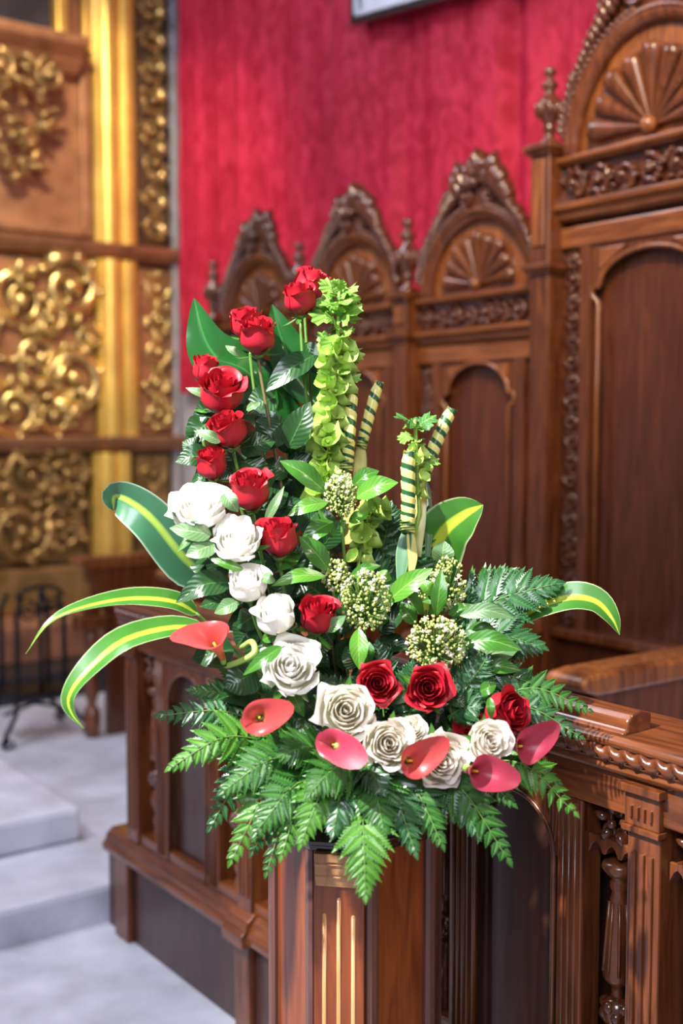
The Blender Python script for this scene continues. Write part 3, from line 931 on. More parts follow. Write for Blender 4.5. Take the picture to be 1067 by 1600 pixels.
def divider(y, xf, ztop, label, group=None, big=False):
    """arm panel that separates two seats: moulded arm, panel, turned front leg"""
    t = thing('stall_arm', (xf, y, .118), label, 'armrest', group)
    h_ = .04 if not big else .055
    b_ = MB()
    b_.prism([(XB - .08, ztop - .02), (xf + .02, ztop - .02), (xf - .03, ztop - .005), (xf - .045, ztop + .015), (xf - .03, ztop + .035), (xf + .03, ztop + .04), (XB - .08, ztop + .04)], (0, y - h_ - .012, 0), (1, 0, 0), (0, 0, 1), (0, 1, 0), 2 * h_ + .024)
    build(b_, 'arm_top', M['wood_light'], t, .012)
    b_ = MB()
    b_.prism([(XB - .08, ztop - .02), (xf + .03, ztop - .02), (xf + .02, ztop - .07), (xf + .055, ztop - .10), (xf + .06, ztop - .18), (xf + .12, ztop - .23), (XB - .08, ztop - .23)], (0, y - h_ * .8, 0), (1, 0, 0), (0, 0, 1), (0, 1, 0), h_ * 1.6)
    build(b_, 'corbel', M['wood'], t, .005)
    boxpart('side_panel', (xf + .12, XB - .08, y - h_ * .5, y + h_ * .5, .12, ztop - .22), M['wood_panel'], t)
    boxpart('shelf_rail', (xf - .03, xf + .4, y - h_ - .01, y + h_ + .01, .64, .71), M['wood'], t, .01)
    b_ = MB()
    b_.lathe((xf + .045, y, .118), [(.030, 0), (.034, .03), (.040, .06), (.040, .13), (.024, .15), (.020, .17), (.038, .22), (.040, .26), (.026, .36), (.022, .44), (.032, .455), (.032, .524)], 14)
    build(b_, 'front_leg', M['wood'], t)
    b_ = MB()
    b_.box(xf + .015, xf + .085, y - .035, y + .035, .71, ztop - .2)
    build(b_, 'arm_post', M['wood'], t, .006)
    return t

LOW = dict(seat=.56, panel0=.88, spring=1.72, peak=1.835, rail=1.88, frieze0=1.965, frieze1=2.065, arch_h=.285, arch_hw=.285, crest_h=.215, post=(2.12, 2.12), fin=1.02)
BIG = dict(seat=.58, panel0=.90, spring=2.06, peak=2.17, rail=2.24, frieze0=2.345, frieze1=2.475, arch_h=.385, arch_hw=.335, crest_h=.30, post=(2.55, 2.55), fin=.92)
W3 = .755
stall(2.07, 2.90, BIG, 'tall carved throne stall with large scallop shell, taller than its neighbours', None, 21, True, (True, True))
labs = ['low carved stall with scallop shell directly beside the tall throne stall', 'second low carved stall from throne, its shell behind the green bells stem', 'farthest low carved stall, its arch behind the topmost red roses']
for i in range(3):
    stall(2.90 + W3 * i, 2.90 + W3 * (i + 1), LOW, labs[i], 'low carved choir stalls', 30 + i, False, (True, False))
divider(2.07, 2.27, .93, 'broad polished armrest of the throne stall, just above the choir desk', None, True)
divider(2.90, 2.45, .90, 'armrest between throne stall and first low stall, behind the flowers', 'stall armrests')
for i in range(1, 3):
    divider(2.90 + W3 * i, 2.35, .96, ['armrest between first and second low stall, behind the flowers', 'armrest between second and farthest low stall, behind the flowers'][i - 1], 'stall armrests')
divider(5.165, 2.29, .95, 'far end armrest of the stalls with turned leg, left of the choir desk', 'stall armrests')

# ================================================================== choir desk
def choir_desk():
    XD = 1.60
    y0, y1 = 0.60, 3.27
    t = thing('choir_desk', (XD, (y0 + y1) / 2, 0), 'long reddish brown carved choir desk with turned balusters behind the pedestal', 'desk')
    posts = [3.235, 2.585, 1.935, 1.285, 0.635]
    zb, zr = .33, .925
    r3 = random.Random(5)
    # base
    boxpart('base_board', (XD + .0, XD + .12, y0, 3.43, 0, .27), M['wood_dark'], t)
    for yp in posts:
        boxpart('base_stile', (XD - .022, XD + .0, yp + .02 if yp > 3 else yp - .035, yp + .11 if yp > 3 else yp + .035, 0, .27), M['wood'], t, .004)
    b_ = MB()
    b_.moulding([(XD + .13, .262), (XD - .035, .262), (XD - .038, .282), (XD - .026, .292), (XD - .020, .312), (XD + .0, .330), (XD + .13, .332)], y0, 3.40)
    build(b_, 'base_moulding', M['wood_run'], t, .003)
    for yp in posts[1:]:
        b_ = MB(); b_.moulding([(XD + .0, .250), (XD - .050, .250), (XD - .054, .284), (XD - .040, .296), (XD - .034, .316), (XD - .012, .334), (XD + .0, .336)], yp - .05, yp + .05)
        build(b_, 'moulding_break', M['wood_run'], t, .003)
    # posts
    for yp in posts:
        boxpart('post', (XD - .012, XD + .09, yp - .035, yp + .035, zb, .985), M['wood'], t, .004)
        b_ = MB()
        for k in (-1, 0, 1):
            b_.box(XD - .018, XD - .010, yp + k * .018 - .005, yp + k * .018 + .005, zb + .04, .87)
        build(b_, 'post_reeds', M['wood'], t, .003)
        b_ = MB()
        b_.box(XD - .030, XD + .0, yp - .045, yp + .045, .975, .990)
        b_.box(XD - .024, XD + .0, yp - .040, yp + .040, .905, .916)
        b_.box(XD - .018, XD + .0, yp - .037, yp + .037, .916, .975)
        for k in range(4):
            b_.box(XD - .024, XD - .016, yp - .024 + k * .014, yp - .018 + k * .014, .930, .952)
        build(b_, 'post_capital', M['wood'], t, .002)
    for a, c in zip(posts[:-1], posts[1:]):
        ym = (a + c) / 2
        for s in (1, -1):
            e = ym + s * (a - c) / 2                      # the post
            n0, n1 = e - s * .035, e - s * .145           # open niche
            lo, hi = min(n0, n1), max(n0, n1)
            yc = (lo + hi) / 2
            # stile between niche and panel
            q0, q1 = e - s * .145, e - s * .205
            boxpart('stile', (XD - .004, XD + .05, min(q0, q1), max(q0, q1), zb, zr), M['wood'], t, .004)
            b_ = MB()
            for k in (.25, .5, .75):
                yk = q0 + (q1 - q0) * k
                b_.tube([(XD - .005, yk, zb + .01), (XD - .005, yk, zr - .01)], .0045, 6)
            build(b_, 'stile_reeds', M['wood'], t)
            # carved flower over a scalloped bracket
            b_ = MB()
            U, W, Q = V((0, 1, 0)), V((0, 0, 1)), V((-1, 0, 0))
            O = V((XD + .03, yc, .892))
            for k in range(5):
                aa = PI / 2 + k * 2 * PI / 5
                d = U * math.cos(aa) + W * math.sin(aa)
                spiral(b_, O + d * .024, U, W, Q, .014, 1.2, aa, .006, 1)
                lobe(b_, O + d * .012, d, Q, .035, .022, .018)
            b_.ball(O + Q * .018, .009, 8, 6)
            build(b_, 'carved_flower', M['carved'], t)
            b_ = MB()
            pts = [(lo, .862), (lo, .822)]
            for k in range(3):
                for j in range(5):
                    f = (k + (j + .5) / 5) / 3
                    pts.append((lo + (hi - lo) * f, .822 + .028 * math.sin(PI * (j + .5) / 5)))
            pts += [(hi, .822), (hi, .862)]
            b_.prism(pts, (XD + .012, 0, 0), (0, 1, 0), (0, 0, 1), (1, 0, 0), .03)
            build(b_, 'scalloped_bracket', M['wood'], t, .002)
            # baluster: cup, fluted shaft, carved centre, lower bulb
            b_ = MB()
            prof = [(.012, .822), (.030, .818), (.033, .808), (.024, .796), (.014, .788), (.017, .780), (.017, .772), (.013, .764), (.016, .75), (.021, .68), (.026, .62), (.027, .606), (.022, .598), (.012, .590), (.010, .575), (.014, .568)]
            b_.lathe((XD + .035, yc, 0), prof, 16)
            for k in range(8):
                aa = k * PI / 4
                b_.tube([(XD + .035 + math.cos(aa) * .0165, yc + math.sin(aa) * .0165, .745), (XD + .035 + math.cos(aa) * .026, yc + math.sin(aa) * .026, .615)], .0035, 5)
            build(b_, 'baluster', M['wood'], t)
            b_ = MB()
            for k in range(10):
                aa = k * PI / 5
                b_.ball((XD + .035 + math.cos(aa) * .022, yc + math.sin(aa) * .022, .553 if k % 2 else .538), .013, 6, 4)
            b_.lathe((XD + .035, yc, 0), [(.012, .57), (.028, .56), (.030, .53), (.02, .515), (.012, .51)], 12)
            build(b_, 'carved_collar', M['carved'], t)
            b_ = MB()
            b_.lathe((XD + .035, yc, 0), [(.012, .512), (.024, .49), (.026, .47), (.015, .44), (.012, .43), (.020, .415), (.018, .40), (.014, .39), (.020, .37), (.026, .352), (.028, .34), (.028, .332)], 14)
            build(b_, 'baluster_foot', M['wood'], t)
            boxpart('niche_shade_back', (XD + .085, XD + .10, lo, hi, zb, zr), M['lacquer'], t, 0)  # near-black board stands in for the shade behind the open niche
        p0, p1 = c + .205, a - .205
        boxpart('panel', (XD + .022, XD + .05, p0, p1, zb, zr), M['wood_dark'], t, 0)
        b_ = MB(); b_.spandrel(p0, p1, .80, .90, zr, XD + .0, XD + .024, 14, .012)
        build(b_, 'arched_head', M['wood'], t, .002)
        b_ = MB()
        hw = (p1 - p0) / 2 - .012
        b_.tube([(XD + .0, ym - hw, zb)] + [(XD + .0, ym - hw * math.cos(PI * i / 16), .80 + .10 * math.sin(PI * i / 16)) for i in range(17)] + [(XD + .0, ym + hw, zb)], .006, 6)
        build(b_, 'arch_bead', M['wood'], t)
    boxpart('bottom_rail', (XD - .002, XD + .09, y0, y1, zb, zb + .03), M['wood_run'], t, .004)
    boxpart('top_rail', (XD - .008, XD + .10, y0, y1, zr, 1.0), M['wood_run'], t, .003)
    b_ = MB()
    b_.moulding([(XD + .10, .998), (XD - .02, .998), (XD - .026, 1.006), (XD - .022, 1.014), (XD - .03, 1.020), (XD + .10, 1.020)], y0 - .01, y1 + .02)
    build(b_, 'cornice', M['wood_run'], t, .002)
    # twisted rope moulding
    b_ = MB()
    L = y1 - y0 + .02
    nL = 620
    def rope(u, w):
        ang = u * 2 * PI
        y = y0 - .01 + L * w
        rr = .013 + .005 * math.sin(2 * ang + y * 2 * PI / .034)
        return (XD - .024 + rr * math.cos(ang), y, 1.034 + rr * math.sin(ang))
    b_.grid(rope, 10, nL, True)
    build(b_, 'rope_moulding', M['wood_run'], t)
    b_ = MB()
    b_.moulding([(XD + .145, 1.048), (XD - .030, 1.044), (XD - .036, 1.054), (XD - .026, 1.064), (XD + .145, 1.072)], y0 - .02, y1 + .03)
    build(b_, 'desk_top', M['wood_run'], t, .005)
    b_ = MB()
    b_.moulding([(XD + .06, 1.060), (XD - .012, 1.060), (XD - .016, 1.068), (XD - .004, 1.074), (XD - .004, 1.088), (XD + .006, 1.099), (XD + .03, 1.104), (XD + .06, 1.096)], 1.33, y1 + .03)
    build(b_, 'book_ledge', M['wood_run'], t, .004)
    boxpart('rear_panel', (XD + .105, XD + .128, y0, y1, .12, 1.045), M['wood_dark'], t)
    for ye in (y0, y1 - .03):
        boxpart('end_panel', (XD + .085, XD + .105, ye, ye + .03, .12, 1.045), M['wood'], t)
choir_desk()

# ================================================================== pedestal
PC = P(556, 1300, 2.235)
PZ = P(530, 1302, 2.10).z
PROT = Matrix.Rotation(-YAW + math.radians(-11), 3, 'Z')      # local -Y faces the viewer, turned a little to the left
def pedestal():
    t = thing('flower_pedestal', (PC.x, PC.y, 0), 'octagonal cherry wood pedestal with fluted corner under the flower arrangement', 'pedestal', rot=PROT)
    c, s = .092, .158
    a = s + c / math.sqrt(2) * 2           # square enclosing the octagon
    R_ = s / math.sqrt(2) + c / 2          # distance of the chamfer faces
    Rw = a / 2
    def octa(extra=0.0, z0=0, z1=1):
        b_ = MB()
        h1, h2 = a / 2 + extra, s / 2 + extra * .42
        pts = []
        for k in range(4):
            an = math.radians(45 + 90 * k)
            d = V((math.cos(an), math.sin(an), 0)); q = V((-math.sin(an), math.cos(an), 0))
            pts += [d * h1 - q * h2, d * h1 + q * h2]
        b_.prism([(p.x, p.y) for p in pts], (0, 0, z0), (1, 0, 0), (0, 1, 0), (0, 0, 1), z1 - z0)
        return b_
    build(octa(-.004, .06, PZ - .02), 'body', M['pedestal_wood'], t, .002, local=True)
    build(octa(.03, 0, .06), 'base', M['lacquer'], t, .006, local=True)
    build(octa(.012, PZ - .022, PZ - .010), 'upper_moulding', M['lacquer'], t, .003, local=True)
    build(octa(.020, PZ - .010, PZ), 'top', M['lacquer'], t, .003, local=True)
    for k in range(4):
        an = math.radians(45 + 90 * k)
        d = V((math.cos(an), math.sin(an), 0)); q = V((-math.sin(an), math.cos(an), 0))
        for sg in (-1, 1):
            b_ = MB()
            o = d * (a / 2 - .005) + q * (sg * (s / 2 - .014)) - q * .012
            b_.prism([(0, 0), (.024, 0), (.024, .008), (.017, .012), (.007, .012), (0, .008)], o + V((0, 0, .06)), q, d, V((0, 0, 1)), PZ - .082)
            build(b_, 'edge_strip', M['pedestal_strip'], t, .001, local=True)
        # corner pilaster on the front corner only
        if k != 3: continue
        an = math.radians(90 * k)
        d = V((math.cos(an), math.sin(an), 0)); q = V((-math.sin(an), math.cos(an), 0))
        Rc = (a / 2 - c / (2 * math.sqrt(2))) * math.sqrt(2) - .004
        b_ = MB()
        b_.prism([(-.045, 0), (.045, 0), (.045, .014), (-.045, .014)], d * Rc + V((0, 0, .06)), q, d, V((0, 0, 1)), PZ - .082)
        pl_ = build(b_, 'corner_pilaster', M['pedestal_wood'], t, .002, local=True)
        for j, (off, ztop) in enumerate(((-.026, PZ - .138), (0, PZ - .108), (.026, PZ - .138))):
            b_ = MB()
            b_.tube([d * (Rc + .0135) + q * off + V((0, 0, .12)), d * (Rc + .0135) + q * off + V((0, 0, ztop))], .0042, 8)
            b_.ball(d * (Rc + .0135) + q * off + V((0, 0, ztop)), .0042, 8, 6)
            build(b_, 'flute', M['pedestal_light'], pl_, local=True)
        b_ = MB()
        prof = [(0, PZ - .022), (.030, PZ - .022), (.030, PZ - .036), (.026, PZ - .038), (.028, PZ - .042), (.024, PZ - .048), (.024, PZ - .060), (.021, PZ - .063), (.023, PZ - .066), (.019, PZ - .074), (.018, PZ - .084), (0, PZ - .084)]
        b_.prism(prof, d * Rc - q * .041, d, V((0, 0, 1)), q, .082)
        build(b_, 'pilaster_capital', M['pedestal_light'], pl_, .001, local=True)
pedestal()
# ================================================================== flower arrangement
FOAM = P(558, 1235, 2.22)
def foam_dish():
    c = V((PC.x, PC.y, PZ))
    t = thing('flower_dish', c, 'low dark green dish of floral foam hidden under the blooms on pedestal top', 'dish')
    b_ = MB(); b_.lathe(c, [(.085, .001), (.105, .012), (.120, .040), (.116, .044), (.100, .016), (.0, .012)], 28)
    build(b_, 'bowl', M['foam'], t)
    b_ = MB(); b_.box(c.x - .072, c.x + .072, c.y - .072, c.y + .072, PZ + .012, PZ + .115)
    build(b_, 'floral_foam', M['foam'], t, .01)
foam_dish()

def bez(p0, p1, p2, n):
    return [p0 * (1 - t) ** 2 + p1 * (2 * t * (1 - t)) + p2 * t * t for t in [i / n for i in range(n + 1)]]
def catmull(pts, n):
    pts = [V(p) for p in pts]
    if len(pts) == 2: return [pts[0].lerp(pts[1], i / n) for i in range(n + 1)]
    e = [pts[0] * 2 - pts[1]] + pts + [pts[-1] * 2 - pts[-2]]
    out = []
    m_ = len(pts) - 1
    for i in range(n + 1):
        x = i / n * m_
        k = min(int(x), m_ - 1)
        t = x - k
        a, b2, c, d = e[k], e[k + 1], e[k + 2], e[k + 3]
        out.append(0.5 * ((2 * b2) + (c - a) * t + (2 * a - 5 * b2 + 4 * c - d) * t * t + (3 * b2 - a - 3 * c + d) * t ** 3))
    return out

SHAPES = {'ovate': lambda v: (math.sin(PI * min(1, v ** .72)) ** .85), 'lance': lambda v: (math.sin(PI * v ** .85) ** .9),
          'taper': lambda v: (math.sin(PI * v ** .55) ** 1.15),
          'strap': lambda v: min(1, (v * 5 + .25)) * (1 - v ** 5) ** .8 * (1 - .25 * v), 'blade': lambda v: min(1, .55 + v) * (1 - v ** 6) ** .5}
def leaf_mesh(b_, path, width, face, fold=.25, shape='ovate', n=12, cross=6, wave=0.0, twist=0.0, ph=0.0, serr=0.0):
    """blade along a path, width = full width, face = direction the upper side looks at"""
    path = catmull(path, n)
    f = SHAPES[shape]
    pts, fs, uvs = [], [], []
    for i, p in enumerate(path):
        t = (path[min(i + 1, n)] - path[max(i - 1, 0)]).normalized()
        nn = (face - t * face.dot(t))
        nn = nn.normalized() if nn.length > 1e-5 else t.orthogonal()
        if twist: nn = Quaternion(t, twist * i / n) @ nn
        s = t.cross(nn)
        v = i / n
        w_ = max(.0006, f(v) * width / 2)
        for j in range(cross + 1):
            u = j / cross * 2 - 1
            ser = (1 + serr * math.sin(i * PI)) if abs(u) == 1 else 1
            if serr and abs(u) == 1: ser = 1 - serr * (i % 2)
            z = abs(u) * fold * w_ + wave * w_ * math.sin(v * 14 + ph + (0 if u < 0 else 1.7)) * abs(u) ** 2
            pts.append(p + s * (u * w_ * ser * math.sqrt(max(.1, 1 - fold * fold * .5))) + nn * z)
            uvs.append((j / cross, v))
    for i in range(n):
        for j in range(cross):
            a = i * (cross + 1) + j
            fs.append((a, a + 1, a + cross + 2, a + cross + 1))
    b_.add(pts, fs, uvs)
    return path

def leaf_part(parent, pts, width, mat, name='leaf', face=None, depth_face=(0, .35, 1), label=None, **kw):
    b_ = MB()
    fc = face if face is not None else cf(*depth_face)
    leaf_mesh(b_, pts, width, fc, **kw)
    return build(b_, name, mat, parent, label=label)

def pxl(px, depth):            # pixel width to metres
    return px * depth / F

# ------------------------------------------------------------------ rose petals
def petal_mesh(name, mat, R, H, hw, curl, ruffle, ph, pinch=0.0, rise=.42, nu=10, nv=10):
    b_ = MB()
    def fn(u, v):
        s = u * 2 - 1
        w_ = hw * (1 - .42 * (max(0, v - .62) / .38) ** 2.2 * abs(s) ** 1.5)
        ang = s * w_ + .06 * s * v
        k = math.sin(PI / 2 * min(1, v / rise))
        prof = (.30 + .70 * k ** 1.1) - pinch * max(0, v - rise) ** 1.3
        r_ = R * prof * (1 + .05 * s)
        lip = max(0, v - .74) / .26
        side = .45 + .55 * math.sin(ph + s * 2.0) ** 2
        r_ += R * curl * lip ** 1.7 * side
        r_ += R * ruffle * v * v * math.sin(s * 3.6 + ph) + R * ruffle * .5 * lip * math.sin(s * 8 + ph * 2)
        z = H * v * (1 - .14 * s * s * v) - curl * .42 * lip ** 2.2 * side - .05 * abs(math.sin(s * 2 + ph)) * v
        z += ruffle * .6 * lip * math.sin(s * 6 + ph)
        return V((r_ * math.cos(ang), r_ * math.sin(ang), z))
    b_.grid(fn, nu, nv)
    me = bpy.data.meshes.new(name)
    me.from_pydata([tuple(p) for p in b_.v], [], b_.f)
    me.polygons.foreach_set('use_smooth', b_.smooth)
    uvl = me.uv_layers.new(name='UVMap')
    flat = []
    for lp in me.loops: flat += b_.uv[lp.vertex_index]
    uvl.data.foreach_set('uv', flat)
    me.materials.append(mat)
    return me

KIND_H = {'urn': 1.95, 'bud': 1.75, 'open': 1.15, 'ruffled': 1.35}
def rose_kit(mat, kind, seed):
    """list of (mesh, angle) for one bloom of unit radius; a layer is (radius, height, half width, curl, ruffle, pinch)"""
    r_ = random.Random(seed)
    out = []
    ang = r_.uniform(0, 6)
    if kind in ('urn', 'bud'):          # tall hybrid-tea bloom
        layers = []
        n = 15
        for i in range(n):
            f = i / (n - 1)
            R_ = .12 + .88 * f ** .85
            Hh = 1.98 - .16 * f
            hw = 2.5 - 1.0 * min(1, f * 2.2) - .35 * f
            cu = .04 + .20 * f
            if i in (n - 1, n - 3, n - 6): cu = .42
            layers.append((R_, Hh * (1 if kind == 'urn' else .9), hw, cu, .035 + .02 * f, .28 * f))
    elif kind == 'open':       # wide bloom seen from above
        layers = []
        n = 16
        for i in range(n):
            f = i / (n - 1)
            layers.append((.09 + .91 * f, 1.16 - .42 * f ** 2, 2.3 - 1.15 * min(1, f * 1.6) - .1 * f, .06 + .26 * f, .03 + .02 * f, .10 * (1 - f)))
    else:                      # full garden rose
        layers = []
        n = 20
        for i in range(n):
            f = i / (n - 1)
            layers.append((.09 + .90 * f ** .9, 1.36 - .40 * f ** 2.2, 1.7 - .75 * min(1, f * 1.5), .06 + .26 * f, .085 - .02 * f, .22 * (1 - abs(f - .6))))
    for i, (R, H, hw, curl, ruf, pinch) in enumerate(layers):
        out.append((petal_mesh('petal', mat, R, H * r_.uniform(.97, 1.03), hw, curl * r_.uniform(.6, 1.35), ruf, r_.uniform(0, 6), pinch, .42 if kind in ('urn', 'bud') else .55), ang))
        ang += 2.399 + r_.uniform(-.25, .25)
    return out
KITS = {}
for i in range(3):
    KITS['red_urn', i] = rose_kit(M['red'], 'urn', 50 + i)
for i in range(2):
    KITS['red_open', i] = rose_kit(M['red'], 'open', 60 + i)
    KITS['white_ruffled', i] = rose_kit(M['white'], 'ruffled', 70 + i)
    KITS['white_open', i] = rose_kit(M['blush'], 'ruffled', 80 + i)
KITS['white_bud', 0] = rose_kit(M['white'], 'bud', 91)
KITS['white_bud', 1] = rose_kit(M['white'], 'bud', 92)

def sepal_mesh():
    b_ = MB()
    leaf_mesh(b_, [V((.22, 0, -.04)), V((.62, 0, -.06)), V((1.02, 0, -.02)), V((1.36, 0, .10))], .34, V((0, 0, 1)), .2, 'lance', 8, 2)
    o = build(b_, 'sepal', M['leaf_mid'])
    me = o.data
    bpy.data.objects.remove(o)
    return me
SEPAL = sepal_mesh()
RV = random.Random(99)

def rose(px, py, wpx, depth, axis, kit, label, group, hgt=1.0, leaves=(), stem=True, via=None, stem_mat='stem', sep=True, spin=None):
    """bloom centred at the pixel at the given depth; width in pixels"""
    H = KIND_H[{'red_urn': 'urn', 'white_bud': 'bud', 'red_open': 'open'}.get(kit[0], 'ruffled')]
    R = pxl(wpx, depth) / 2 / 1.06
    ax = cf(*axis)
    centre = P(px, py, depth)
    base = centre - ax * (R * H * .5 * hgt)
    q = ax.to_track_quat('Z', 'Y').to_matrix() @ Matrix.Rotation(RV.uniform(0, 6.28) if spin is None else spin, 3, 'Z')
    t = thing('red_rose' if 'red' in kit[0] else 'white_rose', base, label, 'rose', group, rot=q, scale=R)
    for me, a in KITS[kit]:
        o = link(bpy.data.objects.new('petal', me))
        o.parent = t
        o.matrix_local = Matrix.Rotation(a, 4, 'Z') @ Matrix.Diagonal((1, 1, hgt, 1))
    b_ = MB()
    b_.ball((0, 0, -.02), (V((.36, 0, 0)), V((0, .36, 0)), V((0, 0, .26))), 10, 7)
    build(b_, 'hip', M['stem'], t, local=True)
    if sep:
        for k in range(5):
            o = link(bpy.data.objects.new('sepal', SEPAL))
            o.parent = t
            o.matrix_local = Matrix.Rotation(k * 1.2566 + .3, 4, 'Z') @ Matrix.Translation((0, 0, RV.uniform(-.05, .02))) @ Matrix.Rotation(RV.uniform(-.35, .9) if H < 1.6 else RV.uniform(-.9, .6), 4, 'Y')
    if stem:
        b_ = MB()
        tgt = FOAM + V((RV.uniform(-.05, .05), RV.uniform(-.05, .05), RV.uniform(-.03, .03)))
        mid = via if via is not None else (base - ax * (base - tgt).length * .4)
        b_.tube(bez(base - ax * R * .1, mid, tgt, 14), [.0032] * 15, 7)
        build(b_, 'stem', M[stem_mat], t)
    for lf in leaves:
        add_leaf(t, *lf)
    return t

def add_leaf(t, bx, by, tx, ty, w_, depth, mat='leaf_dark', ddep=0.0, sag=0.0, shape='ovate', face=(0, .4, 1), label=None, **kw):
    """leaf from pixel base to pixel tip; ddep = how much nearer the tip is"""
    p0, p2 = P(bx, by, depth), P(tx, ty, depth - ddep)
    mid = P((bx + tx) / 2, (by + ty) / 2 - sag, depth - ddep * .5 - .01)
    kw.setdefault('fold', .22)
    return leaf_part(t, [p0, mid, p2], pxl(w_, depth), M[mat], depth_face=face, shape=shape, label=label, wave=kw.pop('wave', .06), **kw)

RG, WG = 'red roses along the left rise of the arrangement', 'white roses in the curved cascade'
U0, U1, U2 = ('red_urn', 0), ('red_urn', 1), ('red_urn', 2)
rose(487, 446, 60, 2.27, (.45, 1, .35), U1, 'rearmost red rose at very top of arrangement, half hidden behind its neighbour', RG, via=P(480, 600, 2.27))
rose(468, 466, 54, 2.20, (-.05, 1, .42), U0, 'topmost front red rose with sepals turned out', RG, 1.05, via=P(470, 620, 2.22),
     leaves=[(490, 555, 415, 612, 44, 2.21, 'leaf_dark', .02, 6), (478, 535, 505, 590, 38, 2.24), (505, 560, 455, 585, 30, 2.23), (500, 575, 535, 600, 34, 2.25)])
rose(386, 505, 56, 2.24, (-.1, 1, .4), U2, 'red rose tucked behind the one left of the two top roses', RG, via=P(398, 690, 2.25))
rose(403, 524, 62, 2.18, (.05, 1, .42), U1, 'full red rose on straight bare stem before broad glossy leaves', RG, 1.05, via=P(415, 640, 2.2), stem_mat='stem_brown',
     leaves=[(375, 555, 352, 540, 14, 2.17, 'leaf_grey'), (440, 660, 400, 700, 60, 2.2), (450, 700, 485, 628, 48, 2.18, 'leaf_dark', .02), (445, 680, 395, 640, 40, 2.22), (450, 740, 410, 720, 40, 2.2), (430, 620, 380, 640, 50, 2.24), (455, 720, 495, 735, 40, 2.2)])
rose(320, 577, 44, 2.19, (.12, 1, .25), U0, 'slim red rose bud at far left above open red rose', RG, 1.15, leaves=[(330, 620, 290, 606, 16, 2.16, 'leaf_grey', .01)])
rose(345, 612, 74, 2.14, (.05, .85, .75), U2, 'large red rose opening upward, third step down the left rise', RG,
     leaves=[(355, 650, 405, 645, 34, 2.2), (330, 655, 290, 690, 48, 2.17, 'leaf_dark', .01), (335, 640, 300, 655, 44, 2.19)])
rose(356, 672, 60, 2.11, (-.25, 1, .5), U1, 'red rose right below the large open one on the left rise', RG, 1.08, via=P(372, 760, 2.15),
     leaves=[(385, 640, 405, 628, 14, 2.1, 'leaf_grey'), (345, 690, 307, 672, 20, 2.09, 'leaf_grey'), (375, 700, 430, 690, 44, 2.16), (380, 720, 425, 745, 40, 2.15)])
rose(331, 724, 52, 2.09, (-.05, 1, .42), U0, 'red rose resting right above the topmost white rose', RG, 1.08,
     leaves=[(330, 720, 274, 722, 40, 2.13, 'leaf_dark', .01, 8), (315, 705, 285, 690, 36, 2.15), (325, 740, 300, 752, 30, 2.12), (320, 680, 296, 655, 46, 2.17)])
rose(390, 766, 66, 2.06, (-.12, 1, .5), U2, 'red rose right of the topmost white rose', RG, 1.08,
     leaves=[(410, 790, 450, 770, 42, 2.12), (430, 800, 470, 780, 36, 2.13), (415, 815, 444, 760, 16, 2.05, 'leaf_grey'), (425, 760, 400, 735, 40, 2.14)])
rose(435, 840, 64, 2.03, (-.05, 1, .45), U1, 'red rose right of the second white rose in middle of the cascade', RG, 1.08,
     leaves=[(430, 880, 470, 868, 34, 2.06, 'leaf_mid', .0), (455, 900, 480, 845, 40, 2.12), (470, 830, 495, 800, 40, 2.13), (415, 890, 440, 875, 26, 2.08), (460, 920, 420, 900, 40, 2.12)])
rose(496, 962, 62, 2.01, (.12, .9, .55), U0, 'single red rose right of fourth white rose under the green buds', RG, 1.05,
     leaves=[(510, 985, 540, 962, 22, 2.0, 'leaf_grey'), (480, 1000, 520, 1010, 40, 2.08), (540, 980, 535, 920, 30, 2.06), (470, 900, 440, 930, 50, 2.14), (470, 1000, 510, 1030, 40, 2.1)])
OG = 'red roses along the low right arm of the arrangement'
rose(590, 1068, 66, 1.97, (.05, .22, 1), ('red_open', 0), 'wide open red rose facing out, left of the central pair above the white roses', OG,
     leaves=[(610, 1095, 650, 1085, 18, 1.99, 'leaf_grey'), (560, 1040, 540, 1010, 40, 2.06)])
rose(668, 1075, 74, 1.97, (.05, .22, 1), ('red_open', 1), 'wide open red rose facing out with spiral centre, right of the central pair', OG,
     leaves=[(640, 1100, 620, 1110, 18, 1.99), (700, 1090, 735, 1100, 24, 2.0)])
rose(790, 1114, 72, 1.98, (.75, .25, .8), U2, 'red rose turned sideways at right above the right calla lilies', OG, .95,
     leaves=[(765, 1090, 768, 1125, 14, 1.94, 'leaf_mid'), (750, 1080, 775, 1070, 22, 2.0, 'leaf_mid'), (820, 1145, 850, 1150, 26, 2.0, 'leaf_mid')])
rose(735, 1135, 52, 2.01, (-.45, .1, .8), U0, 'dark red rose half hidden behind the rightmost white rose', OG, .95, leaves=[(735, 1150, 760, 1120, 14, 1.97, 'leaf_mid')])

R0, R1_, O0, O1, B0, B1 = ('white_ruffled', 0), ('white_ruffled', 1), ('white_open', 0), ('white_open', 1), ('white_bud', 0), ('white_bud', 1)
rose(308, 792, 96, 2.02, (-.1, .85, .8), R0, 'topmost and broadest bright white rose at the left edge', WG,
     leaves=[(330, 835, 265, 825, 34, 1.99, 'leaf_grey', .01, 0), (335, 850, 290, 868, 36, 1.99, 'leaf_grey', .02), (345, 850, 305, 880, 40, 2.03), (350, 860, 330, 905, 46, 2.06), (350, 770, 372, 800, 26, 2.0, 'leaf_grey')])
rose(371, 842, 84, 1.99, (.0, .75, .8), R1_, 'second bright white rose from top, left of the middle red rose', WG,
     leaves=[(380, 890, 325, 872, 16, 1.97, 'leaf_mid'), (360, 890, 290, 870, 60, 2.08), (340, 880, 300, 930, 50, 2.09), (360, 910, 275, 942, 44, 2.0, 'leaf_dark', .02, 12)])
